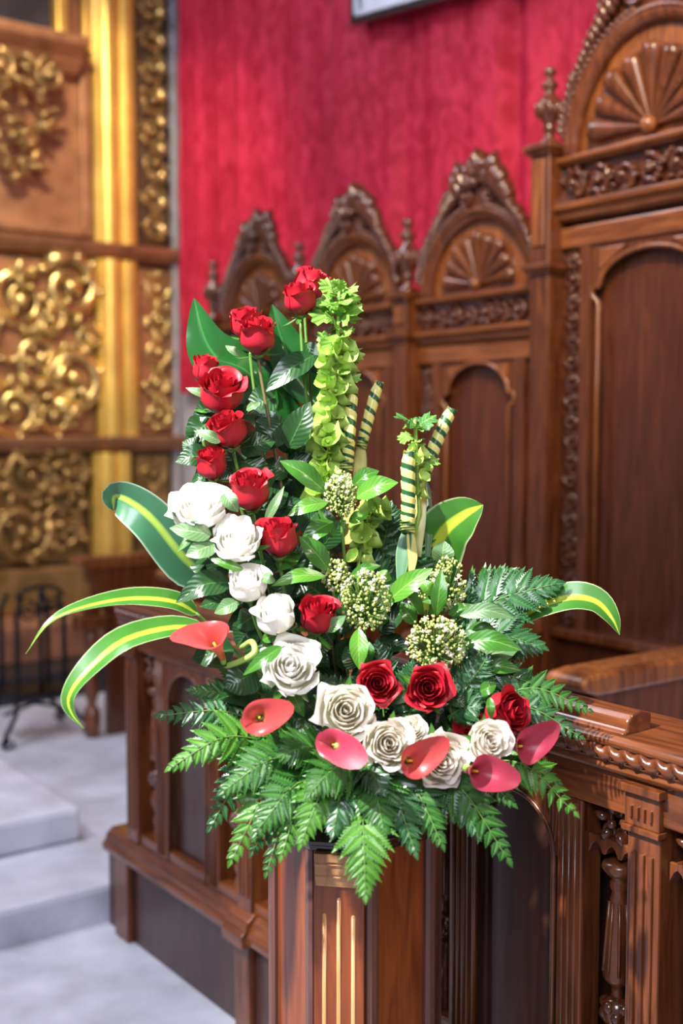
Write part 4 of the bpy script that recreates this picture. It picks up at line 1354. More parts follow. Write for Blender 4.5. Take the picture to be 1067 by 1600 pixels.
rose(386, 914, 66, 1.97, (-.1, .9, .65), B0, 'third white rose from top, half open above the fourth', WG, .9,
     leaves=[(370, 940, 335, 958, 26, 1.98, 'leaf_grey'), (410, 900, 430, 908, 20, 1.96, 'leaf_grey')])
rose(431, 962, 66, 1.95, (-.15, .9, .6), B1, 'fourth white rose from top with tall closed cup beside single red rose', WG, 1.1,
     leaves=[(410, 1000, 445, 985, 20, 1.97, 'leaf_mid'), (400, 960, 370, 980, 40, 2.05), (395, 975, 370, 1010, 50, 2.06)])
rose(453, 1042, 96, 1.93, (.1, .45, 1), R0, 'fifth white rose from top, ruffled, above the left calla lilies', WG,
     leaves=[(440, 1010, 380, 1055, 24, 1.88, 'leaf_mid', .01, 2), (455, 1080, 475, 1120, 22, 1.95, 'leaf_mid'), (480, 1090, 540, 1075, 44, 2.0), (365, 1015, 300, 1030, 56, 1.99, 'leaf_dark', .0, 2), (400, 1050, 350, 1075, 62, 1.99, 'leaf_dark', .02)])
rose(540, 1110, 94, 1.91, (.1, .3, 1), O0, 'ivory rose above the dark pink calla in the centre', WG, leaves=[(500, 1120, 470, 1090, 36, 1.99)])
rose(607, 1162, 86, 1.89, (.1, .25, 1), O1, 'creamy open rose between the dark pink calla and orange calla', WG,
     leaves=[(590, 1195, 580, 1225, 30, 1.92), (620, 1200, 605, 1230, 30, 1.93, 'leaf_grey'), (475, 1130, 520, 1180, 20, 1.95)], spin=1.0)
rose(644, 1142, 56, 1.95, (.3, .5, .8), O0, 'small ivory rose peeping between two larger cream roses', WG, .9)
rose(688, 1188, 88, 1.89, (.15, .1, 1), O1, 'creamy open rose behind the orange calla at lower right', WG, leaves=[(650, 1215, 640, 1235, 30, 1.93)], spin=2.6)
rose(764, 1160, 74, 1.90, (.25, .35, 1), O0, 'rightmost ivory rose above the pink calla', WG, leaves=[(720, 1170, 700, 1150, 20, 1.93)])

# ------------------------------------------------------------------ calla lilies
def calla(px, py, wpx, depth, mouth, tip, label, mat, tube_len=1.3, stem_pts=None, flare=1.0, lipk=.52):
    """(px, py) = centre of the mouth, mouth = direction it opens to, tip = direction of the pointed lip"""
    a = cf(*mouth)
    tdir = cf(*tip)
    x = (tdir - a * tdir.dot(a)).normalized()
    y = a.cross(x)
    q = Matrix((x, y, a)).transposed()
    R = pxl(wpx, depth) / 2
    H = R * 2.0 * tube_len
    base = P(px, py, depth) - a * H * .82
    t = thing('calla_lily', base, label, 'calla lily', 'calla lilies around the foot of the arrangement', rot=q)
    b_ = MB()
    def fn(u, v, off=0.0):
        th = (u * 2 - 1) * PI * 1.08
        c = math.cos(th)
        r_ = R * (.15 + .20 * v + .64 * flare * max(0, (v - .25) / .75) ** 1.6)
        lip = max(0, v - .45) / .55
        toward = max(0, c)
        r_ += R * lipk * lip ** 2 * toward ** 3 + R * .42 * max(0, v - .85) / .15 * toward ** 14
        r_ *= 1 - .05 * (u - .5) * 2
        z = H * v * (.80 + .12 * c * v) - R * .30 * lip ** 3 * (abs(math.sin(th)) ** 2)
        sq = 1.0 - .06 * lip
        return V(((r_ - off) * math.cos(th) + R * .10 * lip, (r_ - off) * math.sin(th) * sq, z))
    b_.grid(fn, 36, 18)
    build(b_, 'spathe', M[mat], t, local=True)
    b_ = MB()
    b_.tube([V((0, 0, H * .14)), V((R * .01, 0, H * .32)), V((R * .03, 0, H * .46))], [R * .07, R * .075, R * .05], 10)
    build(b_, 'spadix', M['spadix'], t, local=True)
    b_ = MB()
    b2 = P(*stem_pts[0]) if stem_pts else None
    pts = [base + a * H * .04, base - a * R * .5]
    if stem_pts: pts += [P(*s) for s in stem_pts]
    else: pts += [FOAM]
    b_.tube(catmull(pts, 20), [.0052] * 21, 10)
    build(b_, 'stem', M['stem_pale'], t)
    return t
calla(324, 984, 68, 1.92, (-.28, .72, .62), (-1, .0, .2), 'coral calla at left edge seen from the side, its stem curled below', 'calla', 1.25,
      [(383, 1030, 1.945), (398, 1018, 1.94), (393, 1003, 1.955), (378, 1012, 1.985)], lipk=.25)
calla(402, 1122, 60, 1.86, (-.05, .15, 1), (1, .35, .2), 'coral calla facing out with yellow spadix, lower left below the ruffled white rose', 'calla', .95)
calla(514, 1158, 54, 1.84, (-.30, .45, .9), (.9, -.45, .5), 'dark pink calla with long drooping lip before the ivory rose', 'calla_pink', .95, lipk=1.25)
calla(654, 1190, 60, 1.83, (.35, .15, .85), (.75, .45, .2), 'orange coral calla lying over the creamy rose', 'calla', 1.2)
calla(763, 1207, 62, 1.84, (.50, .10, .75), (.75, -.10, .2), 'pink coral calla in front of rightmost ivory rose', 'calla_pink', 1.2)
calla(834, 1166, 62, 1.90, (.55, .15, .7), (.75, .35, .1), 'rightmost pink calla pointing away from the roses', 'calla_pink', 1.15)

# ------------------------------------------------------------------ skimmia: bud clusters with lance-shaped leaves
def buds(t, px, py, w_, h_, depth, seed, n):
    r_ = random.Random(seed)
    c = P(px, py, depth)
    b_, bw, st = MB(), MB(), MB()
    hw, hh = pxl(w_, depth) / 2, pxl(h_, depth) / 2
    root = c - UP * hh * 1.0 - TOWARD * .03
    for k in range(n):
        # points on a bumpy dome towards the viewer and up
        while True:
            x, y, z = r_.uniform(-1, 1), r_.uniform(-1, 1), r_.uniform(-.5, 1)
            l = math.sqrt(x * x + y * y + z * z)
            if .25 < l < 1: break
        f = (.80 + .25 * r_.random()) / l if r_.random() < .75 else 1
        p = c + RIGHT * (x * f * hw) + UP * (y * f * hh) + TOWARD * (z * f * hw * .9)
        rr = r_.uniform(.0019, .0032)
        if r_.random() < .16:
            bw.ball(p, rr * 1.15, 6, 4)
            for q in range(4):
                a = q * PI / 2 + r_.uniform(0, 1)
                bw.ball(p + (RIGHT * math.cos(a) + UP * math.sin(a)) * rr * 1.2, (RIGHT * rr * .7, UP * rr * .7, TOWARD * rr * .5), 5, 3)
        else:
            b_.ball(p, rr, 6, 4)
        if k % 3 == 0:
            st.tube([root.lerp(c, .5), p], [.0011, .0008], 4, cap=False)
    for mb_, nm, mt in ((b_, 'closed_buds', 'bud'), (bw, 'open_flowers', 'bud_white'), (st, 'flower_stalks', 'stem')):
        o = build(mb_, nm, M[mt], t)
        o['kind'] = 'stuff'
def skimmia(px, py, w_, h_, depth, seed, label, leaves, n=260, extra=()):
    c = P(px, py, depth)
    t = thing('skimmia_sprig', c - UP * pxl(h_, depth) / 2, label, 'bud cluster', 'skimmia sprigs with pale green buds')
    buds(t, px, py, w_, h_, depth, seed, n)
    for i, e in enumerate(extra): buds(t, *e, seed + 50 + i, int(n * .5))
    b_ = MB()
    b_.tube(bez(c - TOWARD * .01, c - TOWARD * .03 - UP * .08, FOAM + V((RV.uniform(-.05, .05), 0, 0)), 10), .003, 7)
    build(b_, 'stem', M['stem'], t)
    for lf in leaves: add_leaf(t, *lf)
skimmia(532, 772, 50, 72, 2.10, 1, 'tallest bud cluster with leaves, below the bells of Ireland stem',
        [(510, 770, 437, 720, 34, 2.10, 'leaf_mid', .02, 6, 'lance'), (512, 785, 449, 806, 26, 2.09, 'leaf_bright', .02, 5, 'lance'), (555, 778, 622, 754, 34, 2.09, 'leaf_bright', .02, 6, 'lance'),
         (550, 762, 592, 736, 26, 2.13, 'leaf_mid', .0, 6, 'lance'), (520, 815, 470, 850, 32, 2.11, 'leaf_mid', .02, 4, 'lance'), (520, 840, 500, 790, 30, 2.14, 'leaf_mid', 0, 0, 'lance'), (545, 815, 575, 800, 20, 2.12, 'leaf_bright', 0, 0, 'lance'), (515, 830, 490, 810, 26, 2.15, 'leaf_dark', 0, 0, 'lance')], 200)
skimmia(572, 938, 78, 96, 2.04, 2, 'large central bud cluster with open white flowers right of the single red rose',
        [(515, 892, 467, 838, 34, 2.06, 'leaf_mid', .02, 4, 'lance'), (508, 900, 424, 916, 24, 2.04, 'leaf_bright', .02, 8, 'lance'), (560, 982, 561, 1046, 30, 2.01, 'leaf_bright', .02, 0, 'lance'),
         (545, 905, 595, 884, 18, 2.06, 'leaf_mid', 0, 6, 'lance'), (603, 942, 676, 888, 34, 2.04, 'leaf_bright', .02, 4, 'lance'), (590, 895, 612, 905, 20, 2.08, 'leaf_bright', 0, 0, 'lance'), (545, 960, 525, 915, 24, 2.09, 'leaf_mid', 0, 0, 'lance'), (570, 1000, 575, 1040, 26, 2.05, 'leaf_mid', 0, 0, 'lance')],
        360, [(524, 898, 42, 52, 2.07)])
skimmia(702, 912, 54, 84, 2.12, 3, 'upright bud cluster behind a dark vertical leaf at right',
        [(682, 962, 690, 890, 26, 2.07, 'leaf_mid', 0, 0, 'lance'), (680, 930, 655, 905, 22, 2.1, 'leaf_bright', 0, 0, 'lance'), (690, 880, 694, 845, 36, 2.14, 'leaf_grey', 0, 0, 'lance'), (700, 940, 660, 940, 20, 2.1, 'leaf_mid', 0, 4, 'lance')], 200, [(668, 915, 36, 50, 2.13)])
skimmia(682, 1004, 94, 86, 2.02, 4, 'broad bud cluster with open white flowers above the right red rose of the pair',
        [(718, 962, 803, 966, 26, 2.04, 'leaf_grey', .01, 10, 'lance'), (730, 985, 782, 995, 22, 2.06, 'leaf_mid', 0, 8, 'lance'), (722, 1003, 815, 1016, 34, 2.03, 'leaf_mid', .01, 8, 'lance'), (735, 1030, 812, 1012, 40, 2.06, 'leaf_grey', 0, 0, 'lance'), (745, 1042, 815, 1048, 26, 2.05, 'leaf_mid', .01, 4, 'lance'),
         (700, 960, 740, 945, 20, 2.08, 'leaf_mid', 0, 0, 'lance'), (650, 975, 625, 940, 26, 2.09, 'leaf_mid', 0, 0, 'lance'), (740, 1050, 757, 1078, 20, 2.04, 'leaf_mid', 0, 0, 'lance')], 400)

# ------------------------------------------------------------------ broad leaves
def big_leaf(pts, width_px, mat, label, face=(0, .3, 1), fold=.2, shape='ovate', wave=.09, twist=0.0, name='broad_leaf', group=None, n=22):
    """pts = (px, py, depth) from the base to the tip"""
    P3 = [P(*p) for p in pts]
    t = thing(name, P3[0], label, 'leaf', group)
    b_ = MB()
    leaf_mesh(b_, P3, pxl(width_px, pts[0][2]), cf(*face), fold, shape, n, 8, wave, twist)
    build(b_, 'blade', M[mat], t)
    b_ = MB()
    b_.tube(bez(P3[0] + (P3[1] - P3[0]) * .1, P3[0] - (P3[1] - P3[0]) * .4, FOAM, 10), [.003 * .9] * 11, 7)
    build(b_, 'stalk', M['stem'], t)
    return t
BG = 'broad glossy leaves behind the red roses'
big_leaf([(430, 650, 2.32), (372, 590, 2.31), (325, 540, 2.30), (303, 466, 2.30)], 92, 'leaf_big', 'broad glossy leaf with pointed tip left of the full red rose', (-.15, .25, 1), .3, name='broad_leaf', group=BG)
big_leaf([(500, 640, 2.33), (462, 580, 2.32), (440, 530, 2.31), (425, 476, 2.31)], 74, 'leaf_big', 'upright glossy leaf between the full red rose and the topmost roses', (.25, .2, 1), .3, name='broad_leaf', group=BG)
big_leaf([(470, 700, 2.34), (420, 630, 2.31), (385, 580, 2.28), (335, 560, 2.26)], 90, 'leaf_big', 'shiny broad leaf lying across behind the bare rose stems', (-.3, .75, .8), .15, name='broad_leaf', group=BG)
DG = 'striped leaves arching out of the arrangement'
big_leaf([(345, 925, 2.10), (285, 868, 2.06), (242, 815, 2.04), (208, 786, 2.04), (180, 775, 2.05), (177, 798, 2.06)], 80, 'variegated_back', 'broad blue-green striped leaf rising at left with curled tip', (.25, -.35, 1), .35, 'strap', .03, name='striped_leaf', group=DG)
big_leaf([(310, 960, 2.02), (270, 940, 2.0), (200, 936, 1.97), (120, 952, 1.93), (75, 975, 1.91), (40, 1022, 1.90)], 38, 'variegated', 'upper narrow striped leaf reaching farthest to the left', (.0, .55, 1), .35, 'taper', .04, .7, name='striped_leaf', group=DG)
big_leaf([(325, 980, 1.99), (260, 982, 1.96), (190, 1003, 1.92), (135, 1050, 1.89), (108, 1088, 1.88), (112, 1115, 1.88), (131, 1138, 1.88)], 48, 'variegated', 'lower striped leaf arching left and bending down to a curled tip', (.1, .75, 1), .3, 'taper', .04, .5, name='striped_leaf', group=DG)
big_leaf([(665, 960, 2.22), (670, 890, 2.22), (690, 835, 2.20), (722, 806, 2.18), (755, 789, 2.16)], 100, 'variegated', 'folded striped leaf with wide yellow band behind the rolled leaves at right', (.2, .2, 1), .2, 'strap', .03, name='striped_leaf', group=DG)
big_leaf([(790, 985, 2.14), (840, 950, 2.12), (890, 934, 2.10), (930, 940, 2.09), (955, 965, 2.08), (968, 992, 2.08)], 50, 'variegated', 'striped leaf drooping at far right beyond the fern tip', (.1, .6, 1), .3, 'lance', .03, name='striped_leaf', group=DG)

# ------------------------------------------------------------------ rolled striped leaves
def roll(pts, r_px, mat, label, blade=None, seed=0):
    P3 = [P(*p) for p in pts]
    t = thing('rolled_leaf', P3[0], label, 'rolled leaf', 'rolled green and yellow striped leaves')
    path = catmull(P3, 60)
    R = pxl(r_px, pts[0][2])
    turns = {'stripe7': 7, 'stripe6': 6}[mat]
    b_ = MB()
    x = TOWARD.cross((path[-1] - path[0]).normalized()).normalized()
    def fn(u, v):
        i = min(59, int(v * 60))
        p = path[i].lerp(path[i + 1], v * 60 - i)
        tdir = (path[-1] - path[0]).normalized()
        X = (x - tdir * x.dot(tdir)).normalized(); Y = tdir.cross(X)
        fr = (v * turns + u) % 1.0
        r_ = R * (.90 + .14 * fr) * (1 - .25 * max(0, v - .9) / .1 * (1 + math.cos(u * 6.28)))
        return p + X * (r_ * math.cos(u * 2 * PI)) + Y * (r_ * math.sin(u * 2 * PI)) + tdir * (R * .5 * u * (v > .97))
    b_.grid(fn, 20, 140)
    build(b_, 'wrapped_blade', M[mat], t)
    b_ = MB()
    tie = path[2]
    tdir = (path[3] - path[0]).normalized(); X = x; Y = tdir.cross(X)
    b_.tube([tie + X * (R * 1.12 * math.cos(a)) + Y * (R * 1.12 * math.sin(a)) + tdir * (a * .0008) for a in [k * .35 for k in range(60)]], .0010, 5)
    build(b_, 'tie', M['stem'], t)
    for (bp, w_, m2, fc) in blade or ():
        b_ = MB(); leaf_mesh(b_, [P(*q) for q in bp], pxl(w_, bp[0][2]), cf(*fc), .12, 'blade', 10, 4)
        build(b_, 'blade_end', M[m2], t)
    return t
roll([(541, 736, 2.20), (545, 690, 2.20), (550, 610, 2.21)], 10, 'stripe7', 'leftmost rolled striped leaf touching the bells of Ireland stem',
     [([(545, 850, 2.19), (541, 790, 2.19), (540, 730, 2.20)], 24, 'yellow_blade', (0, 0, 1))])
roll([(564, 700, 2.24), (574, 660, 2.24), (591, 598, 2.25)], 9, 'stripe6', 'tilted rolled leaf, second from left, ending in a pale yellow blade',
     [([(556, 780, 2.22), (562, 735, 2.23), (564, 692, 2.24)], 22, 'yellow_blade', (.2, 0, 1))])
roll([(637, 832, 2.15), (638, 780, 2.15), (637, 708, 2.15)], 11.5, 'stripe7', 'straight thick rolled leaf at front of the right pair',
     [([(626, 905, 2.13), (630, 865, 2.14), (637, 825, 2.15)], 24, 'green_blade', (-.4, 0, 1)), ([(642, 895, 2.12), (644, 865, 2.135), (640, 825, 2.15)], 18, 'yellow_blade', (.3, 0, 1))])
roll([(660, 748, 2.20), (678, 700, 2.20), (704, 640, 2.21)], 10.5, 'stripe7', 'tilted rolled leaf at the back of the right pair',
     [([(652, 870, 2.17), (655, 810, 2.18), (659, 742, 2.20)], 22, 'yellow_blade', (-.1, 0, 1)), ([(668, 870, 2.19), (669, 810, 2.20), (664, 745, 2.215)], 16, 'green_blade', (.4, 0, 1))])

# ------------------------------------------------------------------ bells of Ireland
def bell_proto():
    b_ = MB()
    def fn(u, v):
        a = u * 2 * PI
        r_ = .12 + .88 * v ** .8
        r_ *= 1 + .04 * v * v * math.cos(5 * a)
        return V((r_ * math.cos(a), r_ * math.sin(a), 1.15 * v ** 1.5 + .06 * v * math.cos(5 * a)))
    b_.grid(fn, 15, 6, True)
    b_.ball((0, 0, .30), .16, 6, 4)
    o = build(b_, 'bell', M['bell']); me = o.data; bpy.data.objects.remove(o); return me
def frill_leaf():
    b_ = MB()
    pts, uvs, fs = [V((0, 0, 0))], [(.5, 0)], []
    n = 22
    for i in range(n + 1):
        a = -2.45 + 4.9 * i / n
        r_ = (.52 + .12 * math.cos(a)) * (1.0 if i % 2 else .82) * (1.0 if i % 6 else .75)
        pts.append(V((.45 + r_ * math.cos(a), r_ * math.sin(a) * .95, .10 * math.sin(a * 4) - .15 * (r_ * math.cos(a)))))
        uvs.append((.5 + .5 * math.sin(a), .5 + .5 * math.cos(a)))
    pts.append(V((.45, 0, .06))); uvs.append((.5, .5))
    c = len(pts) - 1
    for i in range(1, n + 1): fs.append((c, i, i + 1))
    fs.append((0, 1, c)); fs.append((0, c, n + 1))
    b_.add(pts, fs, uvs)
    o = build(b_, 'frilled_leaf', M['bell_leaf']); me = o.data; bpy.data.objects.remove(o); return me
BELL, FRILL = bell_proto(), frill_leaf()
FRILL_D = FRILL.copy(); FRILL_D.materials[0] = M['bell_leaf_dark']
def bells(pts, label, zones, seed, group='bells of Ireland stems'):
    """zones = (v0, v1, count, kind, size px)"""
    r_ = random.Random(seed)
    P3 = [P(*p) for p in pts]
    t = thing('bells_stem', P3[0], label, 'bell flower', group)
    path = catmull(P3, 40)
    b_ = MB(); b_.tube([FOAM] + path, [.0035] * (len(path)) + [.0018], 7)
    build(b_, 'stem', M['stem_pale'], t)
    for v0, v1, n, kind, sz in zones:
        for k in range(n):
            v = v0 + (v1 - v0) * (k + r_.uniform(0, .8)) / n
            i = min(39, int(v * 40))
            p = path[i].lerp(path[i + 1], v * 40 - i)
            tdir = (path[i + 1] - path[i]).normalized()
            a = k * 2.4 + r_.uniform(-.3, .3)
            X = RIGHT; Y = TOWARD
            side = (X * math.cos(a) + Y * math.sin(a)).normalized()
            s_ = pxl(sz, pts[0][2]) * r_.uniform(.7, 1.3)
            if kind == 'bell':
                d = (side * 1.0 + tdir * .55).normalized()
                q = d.to_track_quat('Z', 'Y').to_matrix().to_4x4()
                m_ = Matrix.Translation(p + side * s_ * .15 - P3[0]) @ q @ Matrix.Scale(s_ * .5, 4)
                o = link(bpy.data.objects.new('bell', BELL))
            else:
                d = (side * 1.0 + tdir * r_.uniform(.0, .8)).normalized()
                z = (tdir + TOWARD * .9 - d * (tdir + TOWARD * .9).dot(d)).normalized()
                y = z.cross(d)
                m_ = Matrix.Translation(p - P3[0]) @ Matrix((d, y, z)).transposed().to_4x4() @ Matrix.Scale(s_, 4)
                o = link(bpy.data.objects.new('frilled_leaf', FRILL if kind == 'leaf' else FRILL_D))
            o.parent = t
            o.matrix_local = m_
    return t
bells([(505, 790, 2.20), (512, 700, 2.20), (525, 590, 2.20), (528, 500, 2.20), (530, 450, 2.20)], 'tall lime green bells of Ireland stem with frilly leaves above the bells',
      [(0, .62, 64, 'bell', 34), (.46, 1.0, 34, 'leaf', 38), (.10, .5, 6, 'leaf', 26)], 5)
bells([(655, 800, 2.17), (652, 740, 2.17), (650, 690, 2.17), (648, 655, 2.17)], 'short bells of Ireland tip with darker leaf between the rolled leaves',
      [(.1, .6, 10, 'bell', 20), (.35, 1.0, 8, 'leaf', 28), (.8, 1, 3, 'dark', 44)], 6)
bells([(560, 880, 2.17), (572, 820, 2.17), (590, 790, 2.17)], 'low bells of Ireland stem hidden among skimmia leaves in the centre',
      [(0, 1, 22, 'bell', 28), (.5, 1, 8, 'leaf', 26)], 7)

# ------------------------------------------------------------------ leather fern
def pinna_mesh(mat, seed):
    r_ = random.Random(seed)
    b_ = MB()
    # narrow midrib blade
    n = 9
    for side in (1, -1):
        for i in range(n):
            x = .05 + .092 * i
            L = (.30 * (1 - (i / n) ** 1.3) + .055) * r_.uniform(.9, 1.1) * (.75 if i == 0 else 1)
            dx, dy = math.cos(math.radians(50)), math.sin(math.radians(50)) * side
            wv = .042
            zc = lambda q: -.16 * q * q
            A = V((x - .046, 0, zc(x)))
            B = V((x + .042, 0, zc(x)))
            m1 = V((x - wv + dx * L * .45, dy * L * .50, zc(x) + .035))
            m2 = V((x + wv + dx * L * .60, dy * L * .42, zc(x) + .03))
            T = V((x + dx * L, dy * L, zc(x) + .01))
            b_.add([A, B, m2, T, m1], [(0, 1, 2), (0, 2, 4), (4, 2, 3)] if side > 0 else [(1, 0, 2), (2, 0, 4), (2, 4, 3)], [(.5, x), (.5, x), (.8, x), (1, x), (.9, x)], smooth=False)
    b_.add([(.82, -.055, -.10), (.82, .055, -.10), (1.0, 0, -.16)], [(0, 2, 1)], [(.4, .8), (.6, .8), (.5, 1)], smooth=False)
    b_.add([(0, -.012, .004), (0, .012, .004), (.9, .004, -.125), (.9, -.004, -.125)], [(0, 3, 2, 1)], [(.5, 0)] * 4)
    o = build(b_, 'leaflet', mat); me = o.data; bpy.data.objects.remove(o); return me
PIN = {k: [pinna_mesh(M[k], s) for s in range(3)] for k in ('leaf_fern', 'leaf_fern_bright', 'leaf_fern_dark')}
FG = 'leather fern fronds fanning out below the blooms'
def frond(pts, width_px, label, mat='leaf_fern', face=(0, .5, 1), npairs=11, seed=0, group=FG, start=.12):
    r_ = random.Random(seed + int(pts[-1][0] * 7 + pts[-1][1]))
    P3 = [P(*p) for p in pts]
    t = thing('fern_frond', P3[0], label, 'fern', group)
    path = catmull(P3, 48)
    b_ = MB(); b_.tube(path, [.0016 * (1 - .75 * i / 48) + .0003 for i in range(49)], 5)
    build(b_, 'stem', M['stem'], t)
    fc = cf(*face)
    W_ = pxl(width_px * 1.32, pts[0][2]) / 2
    for k in range(npairs + 1):
        v = start + (1 - start) * (1 - (1 - k / npairs) ** 1.25)
        i = min(47, int(v * 48))
        p = path[i].lerp(path[i + 1], v * 48 - i)
        T = (path[i + 1] - path[max(0, i - 1)]).normalized()
        nn = (fc - T * fc.dot(T)).normalized()
        S = T.cross(nn)
        prof = max(.22, (1 - ((v - start) / (1 - start)) ** 1.35 * .85)) * (.82 if k == 0 else 1)
        for s in ((1, -1) if k < npairs else (0,)):
            ang = math.radians(62 - 22 * v + r_.uniform(-5, 5))
            d = (S * (s * math.sin(ang)) + T * math.cos(ang)) if s else T
            dn = nn + S * (s * -.0) + V((r_.uniform(-.2, .2), r_.uniform(-.2, .2), r_.uniform(-.2, .2)))
            d = (d - nn * r_.uniform(.0, .28)).normalized()
            z = (dn - d * dn.dot(d)).normalized()
            y = z.cross(d)
            L = W_ * prof * r_.uniform(.92, 1.08) * 1.08
            wy = max(L, W_ * .42) * (1.0 if s else .8)
            m_ = Matrix.Translation(p - P3[0]) @ Matrix((d, y, z)).transposed().to_4x4() @ Matrix.Diagonal((max(L, W_ * .20), wy * .95, wy, 1))
            o = link(bpy.data.objects.new('leaflet', r_.choice(PIN[mat])))
            o.parent = t
            o.matrix_local = m_
    return t

FB, FD, FM = 'leaf_fern_bright', 'leaf_fern_dark', 'leaf_fern'
def f(x0, y0, d0, x1, y1, d1, w_, label, mat=FM, sag=-14, **kw):
    xm, ym, dm = (x0 + x1) / 2, (y0 + y1) / 2 + sag, min(d0, d1) + abs(d0 - d1) * .35
    frond([(x0, y0, d0), (xm, ym, dm), (x1, y1, d1)], w_, label, mat, **kw)
# left side
f(455, 1150, 2.03, 250, 1118, 1.97, 84, 'bluish fern frond reaching farthest left, level with the coral calla', FD, -22)
f(440, 1165, 2.00, 268, 1198, 1.90, 92, 'bright fern frond at left edge drooping below the bluish one', FB, -30)
f(420, 1110, 2.04, 345, 1040, 2.02, 60, 'short pale fern frond rising behind the big dark leaf at left', FB, 0)
f(430, 1120, 2.04, 300, 1078, 2.0, 76, 'fern frond behind the curled calla stem at left', FM, -12)
f(450, 1160, 1.98, 378, 1232, 1.90, 76, 'small bright fern frond directly below the coral calla', FB, -10)
f(440, 1170, 2.02, 330, 1290, 1.94, 96, 'dark fern frond hanging lower left with its tip over the desk panel', FD, -30)
f(470, 1190, 1.99, 362, 1343, 1.86, 96, 'yellow tinged fern frond hanging at lower left of the pedestal', FB, -26)
f(480, 1200, 2.00, 417, 1362, 1.87, 80, 'dark narrow fern frond hanging left of the pedestal corner', FM, -20)
f(500, 1190, 1.98, 440, 1336, 1.85, 84, 'bright fern frond over the left top edge of the pedestal', FB, -18)
f(500, 1180, 1.96, 350, 1235, 1.88, 100, 'wide fern frond crossing below the left calla lilies', FM, -22)
f(510, 1200, 1.95, 400, 1300, 1.85, 100, 'full fern frond between left edge frond and pedestal capital', FM, -18)
# centre
f(505, 1195, 2.00, 395, 1330, 1.92, 84, 'dark fern frond behind the yellow tinged frond at lower left', FD, -22)
f(500, 1175, 2.02, 325, 1160, 1.95, 84, 'dark fern frond level with the coral calla, behind the bright edge frond', FM, -16)
f(620, 1200, 1.99, 735, 1260, 1.93, 84, 'fern frond just below the creamy rose and orange calla', FM, -10)
f(540, 1190, 1.98, 560, 1270, 1.90, 96, 'fern frond lying over the front of the dish in the centre', FM, -6)
f(520, 1175, 1.95, 440, 1180, 1.88, 84, 'fern frond lying flat below the fifth white rose', FM, -10)
f(530, 1190, 1.94, 470, 1318, 1.83, 84, 'bright fern frond hanging over the light pedestal capital left side', FB, -12)
f(545, 1205, 1.94, 520, 1300, 1.84, 88, 'dark fern frond behind the central hanging one', FD, -8)
f(560, 1190, 1.93, 484, 1240, 1.84, 90, 'fern frond under the dark pink calla pointing lower left', FM, -14)
f(565, 1225, 1.92, 571, 1398, 1.79, 104, 'lowest hanging fern frond crossing the pedestal capital', FB, -6)
f(575, 1200, 1.93, 600, 1300, 1.84, 92, 'fern frond below the cream roses in the centre', FM, -10)
f(590, 1195, 1.95, 648, 1330, 1.84, 90, 'fern frond hanging over the right pedestal face, left of two', FD, -16)
f(560, 1185, 1.94, 600, 1238, 1.86, 70, 'small fern frond tucked under the creamy open rose', FD, -6)
# right
f(610, 1190, 1.97, 690, 1318, 1.86, 92, 'fern frond over the right top corner of the pedestal', FM, -20)
f(640, 1195, 1.97, 792, 1340, 1.87, 118, 'broad fern frond hanging right of the pedestal over the desk', FM, -40)
f(650, 1190, 1.98, 745, 1300, 1.88, 100, 'dark fern frond above the broad right hanging one', FD, -26)
f(680, 1190, 1.99, 800, 1255, 1.91, 84, 'fern frond below the pink calla at lower right', FM, -20)
f(740, 1190, 2.00, 896, 1268, 1.93, 92, 'fern frond curving below the rightmost calla to a low tip', FB, -34, npairs=9)
f(760, 1190, 2.00, 872, 1222, 1.95, 64, 'short fern frond right under the rightmost calla', FM, -14)
f(740, 1110, 2.06, 918, 1108, 2.02, 84, 'fern frond spreading right over the desk ledge', FM, -34)
f(740, 1120, 2.05, 905, 1150, 2.0, 76, 'darker fern frond at right just above the rightmost calla', FD, -30)
f(700, 1060, 2.06, 850, 1075, 2.04, 84, 'dark fern frond between right skimmia leaves and sideways red rose', FD, -16)
f(705, 1110, 2.03, 760, 1030, 2.02, 84, 'upright dark fern frond right of the open red rose pair', FD, 0)
f(700, 1120, 2.02, 745, 1105, 1.98, 66, 'little fern frond between red rose pair and the hidden red rose', FD, -6)
f(690, 985, 2.16, 868, 912, 2.09, 118, 'large silvery fern frond pointing right above the skimmia leaves', FD, -12)
f(720, 960, 2.18, 800, 895, 2.14, 96, 'fern frond rising behind the large silvery right frond', FM, 0)
f(700, 1010, 2.13, 845, 1010, 2.07, 110, 'silvery fern frond below the large right one', FD, -18)
# middle back
f(590, 900, 2.22, 610, 795, 2.22, 104, 'upright dark fern frond left of the straight rolled leaf', FD, 0, face=(0, .2, 1))
f(640, 930, 2.20, 668, 800, 2.20, 70, 'dark fern frond crossing between the rolled leaves', FD, 0, face=(0, .2, 1))
f(600, 960, 2.18, 560, 830, 2.20, 90, 'dark fern frond behind the lance leaves in the centre', FD, 0, face=(0, .2, 1))
f(560, 1140, 2.05, 500, 1060, 2.02, 84, 'dark fern frond between fifth white rose and open red rose', FD, 0)
f(600, 1120, 2.05, 590, 1010, 2.06, 96, 'dark fern frond behind the open red rose pair', FD, 0)
f(640, 1130, 2.04, 645, 1040, 2.03, 84, 'dark fern frond between the two open red roses', FD, 0)

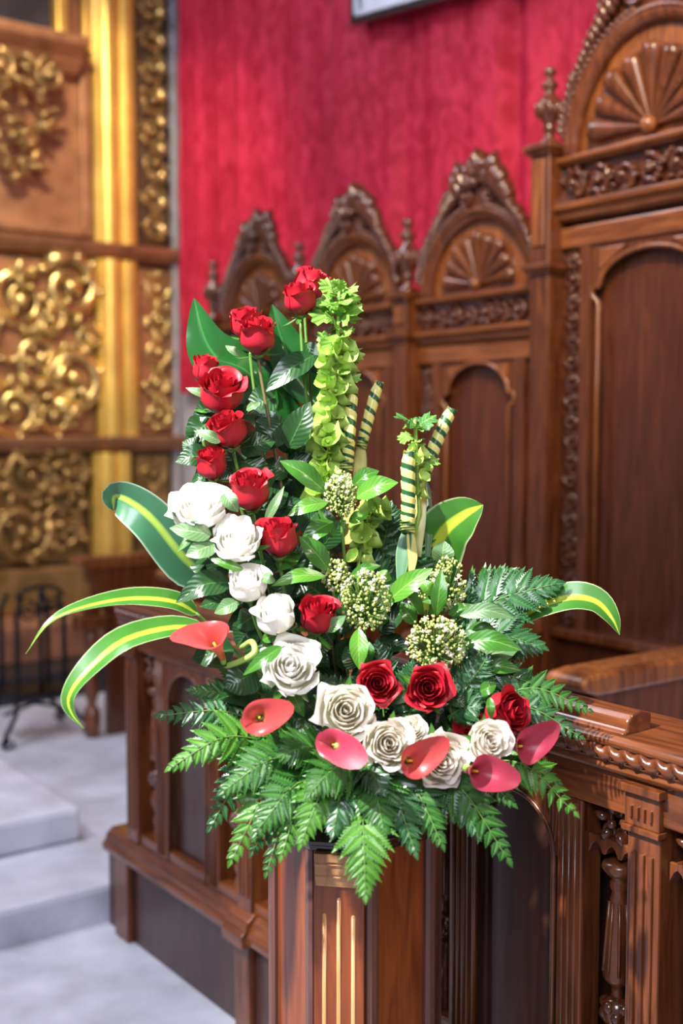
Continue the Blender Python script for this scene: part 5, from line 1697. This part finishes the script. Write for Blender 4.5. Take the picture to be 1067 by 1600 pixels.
# ruscus-like dark filler foliage inside the arrangement
def filler(x0, y0, x1, y1, d0, d1, label, n, seed, w_=36, mat='leaf_dark'):
    r_ = random.Random(seed)
    t = thing('foliage_sprig', P(x0, y0, d0), label, 'foliage', 'dark foliage sprigs between the flowers')
    a, c = P(x0, y0, d0), P(x1, y1, d1)
    b_ = MB(); b_.tube([a, (a + c) / 2 - TOWARD * .01, c], [.003, .0025, .0015], 6); build(b_, 'stem', M['stem_brown'], t)
    for k in range(n):
        v = (k + .5) / n
        p = a.lerp(c, v)
        an = r_.uniform(0, 2 * PI)
        d = (RIGHT * math.cos(an) + UP * (math.sin(an) * .9 + .2) + TOWARD * r_.uniform(-.1, .5)).normalized()
        L = pxl(w_ * r_.uniform(1.1, 1.7), d0)
        leaf_part(t, [p, p + d * L * .55 + UP * .004, p + d * L], pxl(w_ * r_.uniform(.8, 1.1), d0), M[mat], face=cf(r_.uniform(-.5, .5), r_.uniform(.1, .8), 1), fold=.22, wave=.06, n=8, cross=4)
filler(520, 1150, 455, 700, 2.20, 2.27, 'tall dark leafy sprig behind the middle of the red rose rise', 24, 1, 42)
filler(500, 1150, 375, 700, 2.18, 2.22, 'dark leafy sprig behind the upper white roses', 22, 2, 42)
filler(520, 1180, 380, 930, 2.10, 2.10, 'dark leafy sprig behind the third and fourth white roses', 18, 3, 44)
filler(540, 1180, 500, 850, 2.14, 2.20, 'dark leafy sprig left of the central bud cluster', 20, 4, 40)
filler(560, 1180, 610, 900, 2.14, 2.18, 'dark leafy sprig between the two right bud clusters', 20, 5, 40)
filler(580, 1180, 760, 1000, 2.14, 2.14, 'dark leafy sprig behind the broad bud cluster', 18, 6, 40)
filler(560, 1180, 400, 1080, 2.06, 2.02, 'dark leafy sprig behind the coral calla', 16, 7, 42)
filler(580, 1190, 800, 1120, 2.08, 2.06, 'dark leafy sprig behind the lower right roses', 18, 8, 36)
filler(540, 1200, 600, 1030, 2.08, 2.08, 'dark leafy sprig behind the ivory rose above the dark pink calla', 16, 9, 38)
filler(520, 1230, 420, 1220, 2.08, 2.0, 'dark leafy sprig low at left inside the ferns', 14, 10, 36)
filler(600, 1230, 740, 1230, 2.08, 2.0, 'dark leafy sprig low at right inside the ferns', 14, 11, 36)
filler(560, 1260, 570, 1180, 2.04, 1.98, 'dark leafy sprig low in the centre inside the ferns', 12, 12, 36)
